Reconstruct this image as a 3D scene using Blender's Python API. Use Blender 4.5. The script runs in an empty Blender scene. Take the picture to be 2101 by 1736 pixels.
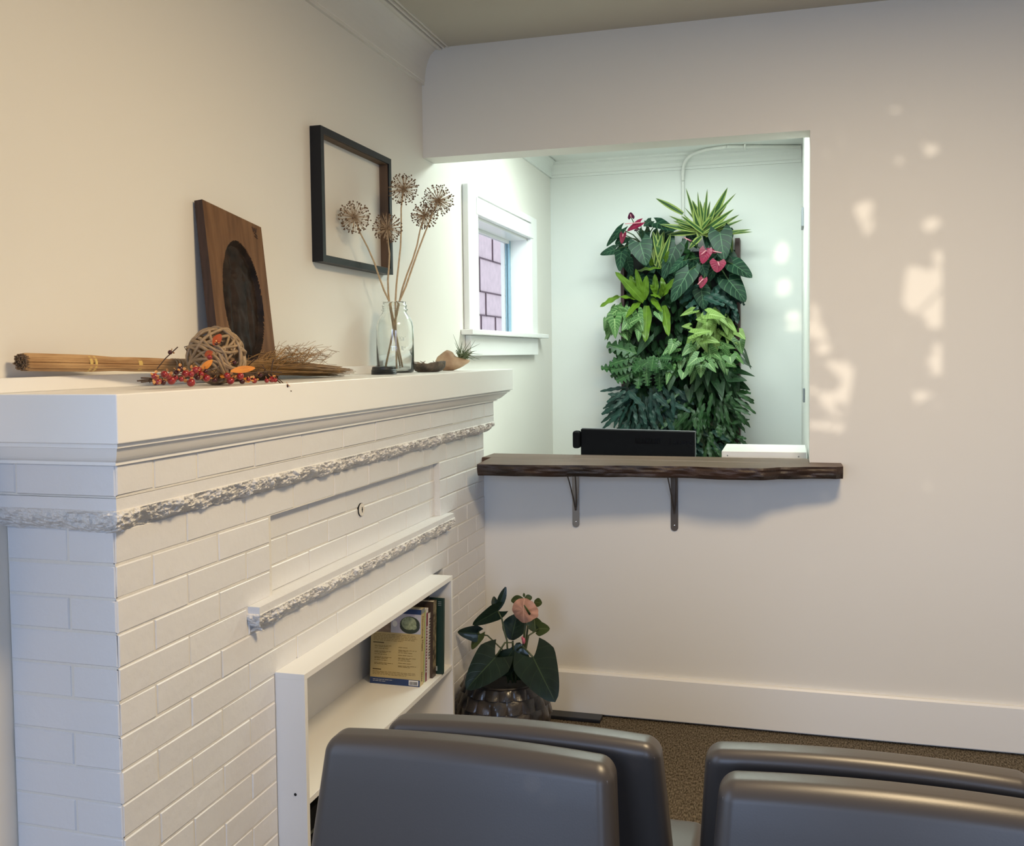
import bpy, math, random
from mathutils import Vector, Matrix, noise
random.seed(7)
SC = bpy.context.scene
COL = SC.collection
PI = math.pi
V = Vector

# ------------------------------------------------------------------ calibration of the camera (measured in the photograph)
F, CX, CY, EYE = 1973.0, 1050.5, 815.93, 1.5
RM = Matrix(((0.9613102, 0.0, 0.0), (0, 0, 0), (0, 0, 0)))
_a, _b, _c = 0.279085799, 0.0446248999, -0.0120420929
Ry = Matrix(((math.cos(_a), 0, math.sin(_a)), (0, 1, 0), (-math.sin(_a), 0, math.cos(_a))))
Rx = Matrix(((1, 0, 0), (0, math.cos(_b), -math.sin(_b)), (0, math.sin(_b), math.cos(_b))))
Rz = Matrix(((math.cos(_c), -math.sin(_c), 0), (math.sin(_c), math.cos(_c), 0), (0, 0, 1)))
RM = Rz @ Rx @ Ry


def at(u, v, y):
    """point of the room at depth y that was measured at (u, v) in the photograph"""
    d = RM.transposed() @ V(((u - CX) / F, (v - CY) / F, 1.0))
    t = y / d[2]
    return V((d[0] * t, y, EYE - d[1] * t))


def proj_u(p):
    w = RM @ V((p.x, EYE - p.z, p.y)); return F * w.x / w.z + CX


# ------------------------------------------------------------------ helpers
def tag(o, label=None, cat=None, group=None, kind=None):
    if label: o['label'] = label
    if cat: o['category'] = cat
    if group: o['group'] = group
    if kind: o['kind'] = kind
    return o


def thing(name, label, cat, loc=(0, 0, 0), group=None):
    o = bpy.data.objects.new(name, None)
    o.empty_display_size = 0.05
    o.location = loc
    COL.objects.link(o)
    return tag(o, label, cat, group)


class MB:
    """collects geometry of ONE part, in world coordinates"""
    def __init__(s):
        s.v, s.f, s.m, s.uv = [], [], [], []

    def add(s, vs, fs, mi=0, uvs=None):
        b = len(s.v)
        s.v.extend([V(p) for p in vs])
        s.uv.extend(uvs if uvs else [(0.0, 0.0)] * len(vs))
        s.f.extend([tuple(i + b for i in f) for f in fs])
        s.m.extend([mi] * len(fs))

    def box(s, x0, x1, y0, y1, z0, z1, mi=0, ch=0.0):
        if ch <= 0:
            vs = [(x, y, z) for x in (x0, x1) for y in (y0, y1) for z in (z0, z1)]
            s.add(vs, [(0, 1, 3, 2), (4, 6, 7, 5), (0, 4, 5, 1), (2, 3, 7, 6), (0, 2, 6, 4), (1, 5, 7, 3)], mi)
            return
        s.rbox(V(((x0 + x1) / 2, (y0 + y1) / 2, (z0 + z1) / 2)), (x1 - x0, y1 - y0, z1 - z0), ch, 1, 1, mi)

    def rbox(s, c, size, r, n=3, seg=1, mi=0, fn=None):
        """rounded box; fn maps a local point to a local point"""
        hx, hy, hz = [a / 2 for a in size]
        r = min(r, hx * .999, hy * .999, hz * .999)

        def axis(h, sg):
            a = [-h + r * (1 - math.cos(i / n * PI / 2)) for i in range(n + 1)] if False else [-h + r * i / n for i in range(n + 1)]
            mid = [(-h + r) + (2 * h - 2 * r) * i / sg for i in range(1, sg)]
            return a + mid + [h - r + r * i / n for i in range(n + 1)]
        sg = seg if isinstance(seg, tuple) else (seg,) * 3
        A = [axis(h, g) for h, g in zip((hx, hy, hz), sg)]
        idx, vs, fs = {}, [], []

        def vert(p):
            k = tuple(round(q, 6) for q in p)
            if k not in idx:
                q = V([max(-h + r, min(h - r, t)) for h, t in zip((hx, hy, hz), p)])
                d = V(p) - q
                if d.length > 1e-9:
                    # cube -> sphere corner
                    m = max(abs(t) for t in d)
                    d = d.normalized() * r * (m / r)
                w = q + d
                if fn: w = V(fn(w))
                idx[k] = len(vs)
                vs.append(w + c)
            return idx[k]
        for ax in range(3):
            o1, o2 = (ax + 1) % 3, (ax + 2) % 3
            for sgn in (0, -1):
                for i in range(len(A[o1]) - 1):
                    for j in range(len(A[o2]) - 1):
                        q = []
                        for (di, dj) in ((0, 0), (1, 0), (1, 1), (0, 1)):
                            p = [0, 0, 0]
                            p[ax] = A[ax][sgn]
                            p[o1] = A[o1][i + di]
                            p[o2] = A[o2][j + dj]
                            q.append(vert(p))
                        if sgn == 0: q.reverse()
                        if len(set(q)) > 2: fs.append(tuple(dict.fromkeys(q)))
        s.add(vs, fs, mi)

    def tube(s, pts, rad, n=6, mi=0, cap=True, close=False):
        pts = [V(p) for p in pts]
        m = len(pts)
        rs = rad if isinstance(rad, (list, tuple)) else [rad] * m
        vs, fs, uvs = [], [], []
        up = V((0.13, 0.27, 0.95))
        prev = None
        for i, p in enumerate(pts):
            if close: t = pts[(i + 1) % m] - pts[i - 1]
            else: t = pts[min(i + 1, m - 1)] - pts[max(i - 1, 0)]
            if t.length < 1e-9: t = V((0, 0, 1))
            t.normalize()
            if prev is None:
                a = t.cross(up)
                if a.length < 0.1: a = t.cross(V((1, 0, 0)))
            else:
                a = prev - t * prev.dot(t)
            a.normalize(); prev = a
            b = t.cross(a)
            for k in range(n):
                an = 2 * PI * k / n
                vs.append(p + (a * math.cos(an) + b * math.sin(an)) * rs[i]); uvs.append((k / n, i / m))
        lim = m if close else m - 1
        for i in range(lim):
            for k in range(n):
                i2 = (i + 1) % m
                fs.append((i * n + k, i * n + (k + 1) % n, i2 * n + (k + 1) % n, i2 * n + k))
        if cap and not close:
            fs.append(tuple(range(n))[::-1]); fs.append(tuple((m - 1) * n + k for k in range(n)))
        s.add(vs, fs, mi, uvs)

    def lathe(s, c, prof, n=40, mi=0, cap=False, fn=None):
        vs, fs = [], []
        c = V(c)
        for i, (r, z) in enumerate(prof):
            for k in range(n):
                an = 2 * PI * k / n
                rr, zz = (r, z) if not fn else fn(r, z, an)
                vs.append(c + V((rr * math.cos(an), rr * math.sin(an), zz)))
        for i in range(len(prof) - 1):
            for k in range(n):
                fs.append((i * n + k, i * n + (k + 1) % n, (i + 1) * n + (k + 1) % n, (i + 1) * n + k))
        if cap:
            fs.append(tuple(range(n))[::-1]); fs.append(tuple((len(prof) - 1) * n + k for k in range(n)))
        s.add(vs, fs, mi)

    def ball(s, c, r, n=8, mi=0, sc=(1, 1, 1)):
        vs, fs = [V(c) + V((0, 0, -r * sc[2]))], []
        h = n // 2 + 1
        for i in range(1, h):
            th = PI * i / h
            for k in range(n):
                an = 2 * PI * k / n
                vs.append(V(c) + V((math.sin(th) * math.cos(an) * sc[0], math.sin(th) * math.sin(an) * sc[1], -math.cos(th) * sc[2])) * r)
        vs.append(V(c) + V((0, 0, r * sc[2])))
        for k in range(n):
            fs.append((0, 1 + (k + 1) % n, 1 + k))
            for i in range(h - 2):
                a, b = 1 + i * n, 1 + (i + 1) * n
                fs.append((a + k, a + (k + 1) % n, b + (k + 1) % n, b + k))
            a = 1 + (h - 2) * n
            fs.append((a + k, a + (k + 1) % n, len(vs) - 1))
        s.add(vs, fs, mi)

    def poly(s, pts, mi=0):
        s.add(pts, [tuple(range(len(pts)))], mi)

    def prism(s, loop, d, mi=0):
        n = len(loop); d = V(d)
        vs = [V(p) for p in loop] + [V(p) + d for p in loop]
        fs = [tuple(range(n))[::-1], tuple(range(n, 2 * n))] + [(i, (i + 1) % n, (i + 1) % n + n, i + n) for i in range(n)]
        s.add(vs, fs, mi)

    def build(s, name, mats, parent=None, smooth=False, origin=None):
        if not isinstance(mats, (list, tuple)): mats = [mats]
        o0 = V((0, 0, 0))
        if parent is not None:
            w = V((0, 0, 0)); q = parent
            while q is not None:
                w += V(q.location); q = q.parent
            o0 = w
        loc = V(origin) if origin is not None else o0
        me = bpy.data.meshes.new(name)
        me.from_pydata([p - loc for p in s.v], [], s.f)
        for m in mats: me.materials.append(m)
        me.polygons.foreach_set('material_index', s.m)
        if smooth: me.polygons.foreach_set('use_smooth', [True] * len(s.f))
        uvl = me.uv_layers.new(name='UVMap')
        li = [0] * len(me.loops)
        me.loops.foreach_get('vertex_index', li)
        flat = []
        for i in li: flat.extend(s.uv[i])
        uvl.data.foreach_set('uv', flat)
        me.update()
        o = bpy.data.objects.new(name, me)
        COL.objects.link(o)
        o.location = loc - o0
        if parent is not None: o.parent = parent
        return o


def text_part(name, body, size, o, ax, ay, mat, parent, depth=0.0006, align='LEFT', sx=1.0):
    cu = bpy.data.curves.new(name, 'FONT')
    cu.body = body; cu.size = size; cu.extrude = depth; cu.align_x = align; cu.resolution_u = 3
    t = bpy.data.objects.new(name, cu); COL.objects.link(t)
    bpy.context.view_layer.update()
    me = bpy.data.meshes.new_from_object(t.evaluated_get(bpy.context.evaluated_depsgraph_get()))
    bpy.data.objects.remove(t)
    ax = V(ax).normalized(); ay = V(ay).normalized(); az = ax.cross(ay)
    b = MB()
    b.add([V(o) + ax * (p.co.x * sx) + ay * p.co.y + az * p.co.z for p in me.vertices], [tuple(p.vertices) for p in me.polygons])
    return b.build(name, mat, parent)


# ------------------------------------------------------------------ materials
def M(name, col, rough=0.5, bump=0.0, scale=20.0, var=0.0, metal=0.0, spec=0.5, coat=0.0, vcol=None, vscale=None, stretch=(1, 1, 1), coord='Object', bdist=0.002, detail=4):
    m = bpy.data.materials.new(name); m.use_nodes = True
    nt = m.node_tree; n = nt.nodes; L = nt.links
    p = n['Principled BSDF']
    p.inputs['Base Color'].default_value = (*col, 1)
    p.inputs['Roughness'].default_value = rough
    p.inputs['Metallic'].default_value = metal
    p.inputs['Specular IOR Level'].default_value = spec
    p.inputs['Coat Weight'].default_value = coat
    tc = n.new('ShaderNodeTexCoord'); mp = n.new('ShaderNodeMapping')
    mp.inputs['Scale'].default_value = stretch
    L.new(tc.outputs[coord], mp.inputs['Vector'])
    if bump > 0:
        t = n.new('ShaderNodeTexNoise'); t.inputs['Scale'].default_value = scale; t.inputs['Detail'].default_value = detail
        L.new(mp.outputs[0], t.inputs['Vector'])
        b = n.new('ShaderNodeBump'); b.inputs['Strength'].default_value = bump; b.inputs['Distance'].default_value = bdist
        L.new(t.outputs['Fac'], b.inputs['Height']); L.new(b.outputs[0], p.inputs['Normal'])
    if var > 0 or vcol:
        t2 = n.new('ShaderNodeTexNoise'); t2.inputs['Scale'].default_value = vscale or scale; t2.inputs['Detail'].default_value = 5
        L.new(mp.outputs[0], t2.inputs['Vector'])
        r = n.new('ShaderNodeValToRGB')
        c2 = vcol or tuple(max(0, c * (1 - var)) for c in col)
        r.color_ramp.elements[0].position = 0.35; r.color_ramp.elements[0].color = (*c2, 1)
        r.color_ramp.elements[1].position = 0.65; r.color_ramp.elements[1].color = (*col, 1)
        L.new(t2.outputs['Fac'], r.inputs['Fac']); L.new(r.outputs[0], p.inputs['Base Color'])
    return m


def leafmat(name, col, vein, rough=0.35, nv=9.0, vw=0.5, mid=0.07, edge=None, coat=0.0, trans=0.12, latw=1.0, spec=0.28):
    """blade colour with a midrib and side veins that follow the blade (uv: across, along)"""
    m = bpy.data.materials.new(name); m.use_nodes = True
    nt = m.node_tree; n = nt.nodes; L = nt.links
    p = n['Principled BSDF']
    p.inputs['Roughness'].default_value = rough
    p.inputs['Specular IOR Level'].default_value = spec
    p.inputs['Coat Weight'].default_value = coat * .5
    uv = n.new('ShaderNodeUVMap'); uv.uv_map = 'UVMap'
    sep = n.new('ShaderNodeSeparateXYZ'); L.new(uv.outputs[0], sep.inputs[0])

    def mth(op, a, b=None, clamp=False):
        x = n.new('ShaderNodeMath'); x.operation = op; x.use_clamp = clamp
        for i, q in enumerate((a, b)):
            if q is None: continue
            if isinstance(q, (int, float)): x.inputs[i].default_value = q
            else: L.new(q, x.inputs[i])
        return x.outputs[0]
    ab = mth('ABSOLUTE', sep.outputs[0])
    midm = mth('LESS_THAN', ab, mid)
    ph = mth('SUBTRACT', sep.outputs[1], mth('MULTIPLY', ab, 0.32))
    w = mth('SINE', mth('MULTIPLY', ph, nv * 2 * PI))
    side = mth('MULTIPLY', mth('SUBTRACT', w, vw), latw, True)
    fac = mth('MAXIMUM', midm, side)
    if edge is not None:
        fac = mth('MAXIMUM', mth('LESS_THAN', ab, mid), mth('GREATER_THAN', ab, edge))
    nz = n.new('ShaderNodeTexNoise'); nz.inputs['Scale'].default_value = 14
    tc = n.new('ShaderNodeTexCoord'); L.new(tc.outputs['Object'], nz.inputs['Vector'])
    mx0 = n.new('ShaderNodeMixRGB'); mx0.inputs[1].default_value = (*[c * .25 for c in col], 1); mx0.inputs[2].default_value = (*[min(1, c * 1.65) for c in col], 1)
    L.new(nz.outputs['Fac'], mx0.inputs[0])
    mx = n.new('ShaderNodeMixRGB'); mx.inputs[2].default_value = (*vein, 1)
    L.new(mx0.outputs[0], mx.inputs[1]); L.new(fac, mx.inputs[0])
    L.new(mx.outputs[0], p.inputs['Base Color'])
    b = n.new('ShaderNodeBump'); b.inputs['Strength'].default_value = 0.25; b.inputs['Distance'].default_value = 0.003
    L.new(fac, b.inputs['Height']); L.new(b.outputs[0], p.inputs['Normal'])
    if trans > 0:
        tr = n.new('ShaderNodeBsdfTranslucent'); L.new(mx.outputs[0], tr.inputs['Color'])
        ms = n.new('ShaderNodeMixShader'); ms.inputs[0].default_value = trans
        L.new(p.outputs[0], ms.inputs[1]); L.new(tr.outputs[0], ms.inputs[2])
        L.new(ms.outputs[0], n['Material Output'].inputs['Surface'])
    return m


WALL = M('wall_paint', (0.77, 0.745, 0.695), 0.55, 0.25, 9, 0, bdist=0.004, coord='Object')
WALLFAR = M('far_wall_paint', (0.77, 0.785, 0.755), 0.4, 0.25, 9, bdist=0.004)
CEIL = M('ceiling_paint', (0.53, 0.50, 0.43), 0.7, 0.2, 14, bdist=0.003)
TRIM = M('white_trim_gloss', (0.84, 0.835, 0.825), 0.3, 0.12, 6, bdist=0.002)
BRICK = M('painted_brick', (0.715, 0.715, 0.73), 0.38, 0.5, 28, bdist=0.004)
MORTAR = M('painted_mortar', (0.72, 0.70, 0.66), 0.45, 0.5, 60, bdist=0.004)
STONE = M('rock_faced_stone', (0.72, 0.705, 0.69), 0.65, 0.8, 170, bdist=0.006, detail=8)
WHITE = M('white_laminate', (0.80, 0.79, 0.775), 0.3, 0.05, 40)
CARPET = bpy.data.materials.new('woven_carpet')
BLACKF = M('black_frame', (0.006, 0.007, 0.010), 0.4, spec=.3)
FRAMEIN = M('raw_wood_inner_frame', (0.13, 0.075, 0.04), 0.6, 0.3, 30, 0.3, stretch=(1, 1, .1))
WOODB = M('brown_carved_board', (0.185, 0.098, 0.047), 0.6, 0.3, 50, vcol=(0.115, 0.058, 0.028), vscale=14, stretch=(3, 3, .35), spec=.2)
WOODD = M('dark_stained_hollow', (0.030, 0.018, 0.013), 0.6, 0.5, 60, vcol=(0.009, 0.006, 0.005), vscale=20, spec=.2)
WOODE = M('dark_board_edge', (0.05, 0.022, 0.014), 0.6, 0.4, 40, 0.4, stretch=(3, 3, .3))
SLABT = M('walnut_slab_top', (0.16, 0.10, 0.070), 0.42, 0.2, 30, vcol=(0.085, 0.048, 0.032), vscale=7, stretch=(.6, 9, 9), spec=.2)
SLABE = M('live_edge_bark', (0.045, 0.022, 0.014), 0.5, 0.9, 22, vcol=(0.014, 0.009, 0.007), vscale=8, stretch=(.6, 1, 1.6), bdist=0.01)
STEEL = M('brushed_bracket_metal', (0.30, 0.27, 0.23), 0.42, metal=0.85)
STEELD = M('dark_bracket_metal', (0.13, 0.105, 0.085), 0.5, metal=0.7)
SCREW = M('screw_steel', (0.75, 0.75, 0.73), 0.25, metal=1.0)
BLACK = M('black_plastic', (0.004, 0.0045, 0.006), 0.6, 0.1, 200, spec=.1)
BLACKG = M('black_logo_gloss', (0.001, 0.001, 0.001), 0.15, spec=.2)
GREYP = M('grey_plastic_edge', (0.22, 0.24, 0.26), 0.4)
VINYL = M('taupe_vinyl', (0.049, 0.042, 0.038), 0.36, 0.12, 350, bdist=0.0006, spec=0.38)
VINYLS = M('taupe_vinyl_seam', (0.12, 0.10, 0.09), 0.5)
CHROME = M('chair_leg_metal', (0.5, 0.5, 0.5), 0.3, metal=1.0)
REDWOOD = M('red_brown_frame', (0.06, 0.022, 0.016), 0.5, 0.3, 30, 0.4, stretch=(3, 3, .3))
SOIL = M('black_felt_backing', (0.008, 0.009, 0.007), 0.9, 0.5, 60)
POT = M('dark_glazed_ceramic', (0.016, 0.014, 0.013), 0.30, 0.6, 24, vcol=(0.065, 0.052, 0.043), vscale=16, coat=0.12, bdist=.006)
STRAW = M('broom_straw', (0.50, 0.31, 0.145), 0.55, 0.2, 90, vcol=(0.33, 0.18, 0.075), vscale=45, stretch=(1, .2, 1))
STRAWD = M('broom_straw_ends', (0.17, 0.10, 0.05), 0.7)
BRUSH = M('broom_brush_fibres', (0.36, 0.205, 0.075), 0.6, vcol=(0.2, 0.11, 0.04), vscale=60, stretch=(1, .3, 1))
BAND = M('pale_straw_band', (0.60, 0.42, 0.13), 0.5)
RATTAN = M('rattan_cane', (0.36, 0.245, 0.14), 0.5, 0.2, 80, 0.35)
BERRY = M('red_berry', (0.40, 0.018, 0.02), 0.3, 0.1, 80, vcol=(0.16, 0.008, 0.012), vscale=50, coat=0.3)
BERRYD = M('dark_berry', (0.05, 0.006, 0.008), 0.3)
HUSK = M('amber_husk', (0.58, 0.27, 0.085), 0.5, 0.2, 60)
TWIG = M('brown_twig', (0.075, 0.04, 0.024), 0.7, 0.4, 90)
FLEAF = leafmat('orange_autumn_leaf', (0.60, 0.20, 0.03), (0.72, 0.33, 0.06), 0.5, 6, 0.6, 0.05)
FLEAFR = leafmat('red_orange_leaf', (0.55, 0.10, 0.03), (0.65, 0.2, 0.06), 0.5, 6, 0.6, 0.05)
ALSTEM = M('dry_flower_stem', (0.60, 0.44, 0.26), 0.6, 0.2, 80, 0.25)
ALHEAD = M('dry_seed_pod', (0.17, 0.095, 0.05), 0.7, 0.2, 80, 0.3)
ALSPOKE = M('dry_spoke', (0.50, 0.37, 0.24), 0.6)
LIDM = M('black_jar_lid', (0.02, 0.024, 0.027), 0.4, metal=0.2)
SHELLD = M('rough_dark_shell', (0.045, 0.036, 0.028), 0.7, 1.0, 60, vcol=(0.14, 0.11, 0.08), vscale=45, bdist=0.006)
SHELLI = M('pearly_shell_inside', (0.30, 0.235, 0.18), 0.3, 0.3, 40, vcol=(0.16, 0.13, 0.11), vscale=30)
ROCK = M('tan_stone_planter', (0.56, 0.41, 0.27), 0.8, 0.5, 26, vcol=(0.33, 0.21, 0.13), vscale=16, bdist=0.005)
AIRP = M('air_plant_green', (0.12, 0.16, 0.075), 0.6)
BRASS = M('worn_painted_plate', (0.74, 0.70, 0.64), 0.4)
HOLE = M('dark_hole', (0.01, 0.01, 0.01), 0.9)
CONDM = M('painted_conduit', (0.80, 0.80, 0.76), 0.4)
BLUEP = M('pale_blue_outer_trim', (0.30, 0.48, 0.60), 0.5)
PINKW = M('pink_outside_cladding', (0.66, 0.52, 0.52), 0.8, 0.3, 12, 0.12)
PINKL = M('dark_cladding_joint', (0.12, 0.075, 0.085), 0.8)
GLASSW = None

# carpet
CARPET.use_nodes = True
_n = CARPET.node_tree.nodes; _l = CARPET.node_tree.links
_p = _n['Principled BSDF']; _p.inputs['Roughness'].default_value = 0.95; _p.inputs['Specular IOR Level'].default_value = 0.1
_tc = _n.new('ShaderNodeTexCoord'); _mp = _n.new('ShaderNodeMapping'); _mp.inputs['Scale'].default_value = (230, 62, 1)
_l.new(_tc.outputs['Object'], _mp.inputs['Vector'])
_t = _n.new('ShaderNodeTexNoise'); _t.inputs['Scale'].default_value = 1.0; _t.inputs['Detail'].default_value = 2
_l.new(_mp.outputs[0], _t.inputs['Vector'])
_r = _n.new('ShaderNodeValToRGB'); _r.color_ramp.elements[0].position = .36; _r.color_ramp.elements[1].position = .68
_r.color_ramp.elements[0].color = (0.055, 0.044, 0.031, 1); _r.color_ramp.elements[1].color = (0.23, 0.19, 0.14, 1)
_l.new(_t.outputs['Fac'], _r.inputs['Fac']); _l.new(_r.outputs[0], _p.inputs['Base Color'])
_b = _n.new('ShaderNodeBump'); _b.inputs['Distance'].default_value = 0.006; _l.new(_t.outputs['Fac'], _b.inputs['Height']); _l.new(_b.outputs[0], _p.inputs['Normal'])


def glass(name, col=(1, 1, 1), ior=1.45, thin=False):
    m = bpy.data.materials.new(name); m.use_nodes = True
    p = m.node_tree.nodes['Principled BSDF']
    p.inputs['Base Color'].default_value = (*col, 1)
    p.inputs['Transmission Weight'].default_value = 1.0
    p.inputs['Roughness'].default_value = 0.0
    p.inputs['IOR'].default_value = ior
    return m


JARG = glass('clear_jar_glass', (0.97, 0.99, 0.98), 1.45)
PANE = glass('window_glass', (1, 1, 1), 1.01)

# ------------------------------------------------------------------ the setting
XL, XF, YB, YN = -1.4925, -1.2385, 3.877, 1.547
YW = 4.007          # far side of the partition
YR = 6.18           # far wall
XR, YK, ZC = 3.3, -2.4, 2.797
OPR, OPZ = 0.083, 2.341


def struct(b, name, mat, **k):
    o = b.build(name, mat, **k)
    o['kind'] = 'structure'
    return o


b = MB(); b.box(XL - .3, XR + .2, YK - .2, YR + .2, -0.06, 0.0); struct(b, 'floor', CARPET)
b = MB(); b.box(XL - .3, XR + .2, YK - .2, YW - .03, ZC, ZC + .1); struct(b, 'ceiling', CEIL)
b = MB(); b.box(XL - .3, 0.4, YW - .03, YR + .2, 2.742, 2.90); struct(b, 'ceiling', WALLFAR)
# left wall with the far window hole
WY0, WY1, WZ0, WZ1 = 4.54, 5.57, 1.622, 2.185
WT = 0.128
b = MB()
win_c = (-.55, 1.02, .80, 2.30)          # y0, y1, z0, z1 of the window beside the fireplace
b.box(XL - WT, XL, YK - .2, win_c[0], 0, 2.9); b.box(XL - WT, XL, win_c[1], WY0, 0, 2.9); b.box(XL - WT, XL, WY1, YR + .2, 0, 2.9)
b.box(XL - WT, XL, win_c[0], win_c[1], 0, win_c[2]); b.box(XL - WT, XL, win_c[0], win_c[1], win_c[3], 2.9)
b.box(XL - WT, XL, WY0, WY1, 0, WZ0); b.box(XL - WT, XL, WY0, WY1, WZ1, 2.9)
struct(b, 'wall_left', WALL)
# partition wall with the service opening
b = MB()
b.box(XL, OPR, YB, YW, OPZ, 2.9); b.box(OPR, XR, YB, YW, 0, 2.9); b.box(XL, OPR, YB, YW, 0, 1.02)
struct(b, 'wall_back', WALL)
b = MB(); b.box(XL, 0.5, YR, YR + .15, 0, 2.9); struct(b, 'wall_far', WALLFAR)
b = MB(); b.box(OPR + .002, OPR + .13, YW + .001, YR, 0, 2.9); struct(b, 'wall_far_right', WALLFAR)
b = MB(); b.box(XR, XR + .15, YK - .2, YW, 0, 2.9); struct(b, 'wall_right', WALL)
# wall behind the viewer with the daylight windows
b = MB()
win_a = (-1.25, -0.20, 0.95, 2.72)
win_b = (0.9, 2.4, 0.95, 2.5)
for (x0, x1) in ((XL, win_a[0]), (win_a[1], win_b[0]), (win_b[1], XR)): b.box(x0, x1, YK - .15, YK, 0, 2.9)
for w in (win_a, win_b):
    b.box(w[0], w[1], YK - .15, YK, 0, w[2]); b.box(w[0], w[1], YK - .15, YK, w[3], 2.9)
struct(b, 'wall_front', WALL)

# cove moulding on the left side of the ceiling
def cove(y0, y1, zb, zt, w, steps):
    prof = [(0.0, zb), (0.012, zb), (0.012, zb + .012)]
    for i in range(9):
        t = i / 8
        a = t * PI / 2
        prof.append((0.014 + (w - .014) * (1 - math.cos(a)), zb + .014 + (zt - zb - .02) * math.sin(a)))
    prof += steps + [(0.0, zt)]
    loop = [V((XL + p[0], y0, p[1])) for p in prof]
    m = MB(); m.prism(loop, (0, y1 - y0, 0)); return m


c = cove(YK, YB, 2.646, ZC + .001, 0.078, [(0.082, ZC - .002)])
c.box(XL + .079, XL + .092, YK, YB, ZC - .012, ZC + .001)
c.box(XL + .098, XL + .107, YK, YB, ZC - .007, ZC + .001)
c.box(XL + .118, XL + .124, YK, YB, ZC - .004, ZC + .001)
struct(c, 'trim_1', WALL)
# far room mouldings
c = cove(YW, YR, 2.650, 2.743, 0.06, [])
prof = [(0, 2.650), (.014, 2.650), (.016, 2.664), (.026, 2.668), (.034, 2.690), (.052, 2.706), (.058, 2.724), (.078, 2.730), (.080, 2.743), (0, 2.743)]
c.prism([V((XL + .0, YR - p[0], p[1])) for p in prof], (OPR - XL, 0, 0))
struct(c, 'trim_2', WALLFAR)
# skirting boards
c = MB(); c.prism([V((-1.236, YB, 0.012)), V((-1.236, YB - .024, 0.012)), V((-1.236, YB - .024, .176)), V((-1.236, YB - .018, .183)), V((-1.236, YB, .183))], (XR + 1.236, 0, 0))
struct(c, 'baseboard_back', TRIM)
c = MB(); c.box(XR - .02, XR, YK, YB - .025, 0.012, .183); struct(c, 'baseboard_right', TRIM)

# far window
def window():
    w = thing('window_1', 'small white cased window in the left wall of the room behind the counter', 'window', (XL, (WY0 + WY1) / 2, WZ0))
    w['kind'] = 'structure'
    m = MB(); xc = XL + .03; e = .0025
    m.box(XL + .001, xc, 4.384, WY0, 1.625, 2.318, ch=e); m.box(XL + .001, xc, WY1, 5.695, 1.625, 2.318, ch=e)
    m.build('casing', TRIM, w)
    m = MB(); m.box(XL + .001, xc + .004, WY0 - .03, WY1 + .03, 2.190, 2.272, ch=e)
    m.box(XL + .001, xc + .001, WY0, WY1, 2.281, 2.318, ch=e)
    m.build('head_casing', TRIM, w)
    m = MB(); m.box(XL + .001, XL + .062, 4.335, 5.845, 1.598, 1.624, ch=.004); m.box(XL - .12, XL + .001, WY0, WY1, 1.600, 1.623); m.build('sill', TRIM, w)
    m = MB(); m.box(XL + .001, xc, 4.40, 5.70, 1.497, 1.597, ch=e); m.build('apron', TRIM, w)
    m = MB()
    m.box(XL - .10, XL + .002, WY0 - .004, WY0 + .008, 1.623, 2.186); m.box(XL - .10, XL + .002, WY1 - .008, WY1 + .004, 1.623, 2.186)
    m.box(XL - .10, XL + .002, WY0, WY1, 2.178, 2.190); m.build('jamb_lining', TRIM, w)
    m = MB(); m.box(XL - .128, XL - .101, WY1 - .030, WY1 - .001, 1.60, 2.186); m.build('outer_trim', BLUEP, w)
    m = MB()
    m.box(XL - .128, XL - .101, WY0, WY0 + .03, 1.60, 2.186); m.box(XL - .128, XL - .101, WY0 + .03, WY1 - .03, 1.60, 1.634); m.box(XL - .128, XL - .101, WY0 + .03, WY1 - .03, 2.160, 2.186)
    m.build('sash', TRIM, w)
    m = MB(); m.box(XL - .150, XL - .129, WY1 - .045, WY1 - .030, 1.60, 2.186); m.build('sash_bar', TRIM, w)
    m = MB(); m.box(XL - .117, XL - .113, WY0 + .03, WY1 - .03, 1.634, 2.160); m.build('pane', PANE, w)


window()

# daylight windows behind the viewer
for i, wv in enumerate((win_a, win_b)):
    w = thing('window_%d' % (i + 2), 'white framed daylight window in the wall behind the viewer', 'window', ((wv[0] + wv[1]) / 2, YK, wv[2]))
    w['kind'] = 'structure'
    m = MB(); t = .09
    m.box(wv[0] - t, wv[0], YK + .001, YK + .02, wv[2] - t, wv[3] + .06); m.box(wv[1], wv[1] + t, YK + .001, YK + .02, wv[2] - t, wv[3] + .06)
    m.box(wv[0], wv[1], YK + .001, YK + .02, wv[2] - t, wv[2]); m.box(wv[0], wv[1], YK + .001, YK + .02, wv[3], wv[3] + .06)
    m.build('casing', TRIM, w)

w = thing('window_4', 'white cased daylight window in the left wall on the near side of the fireplace', 'window', (XL, .23, .8))
w['kind'] = 'structure'
m = MB(); t = .1
m.box(XL + .001, XL + .022, win_c[0] - t, win_c[0], win_c[2] - t, win_c[3] + t); m.box(XL + .001, XL + .022, win_c[1], win_c[1] + t, win_c[2] - t, win_c[3] + t)
m.box(XL + .001, XL + .022, win_c[0], win_c[1], win_c[2] - t, win_c[2]); m.box(XL + .001, XL + .022, win_c[0], win_c[1], win_c[3], win_c[3] + t)
m.build('casing', TRIM, w)

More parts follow.
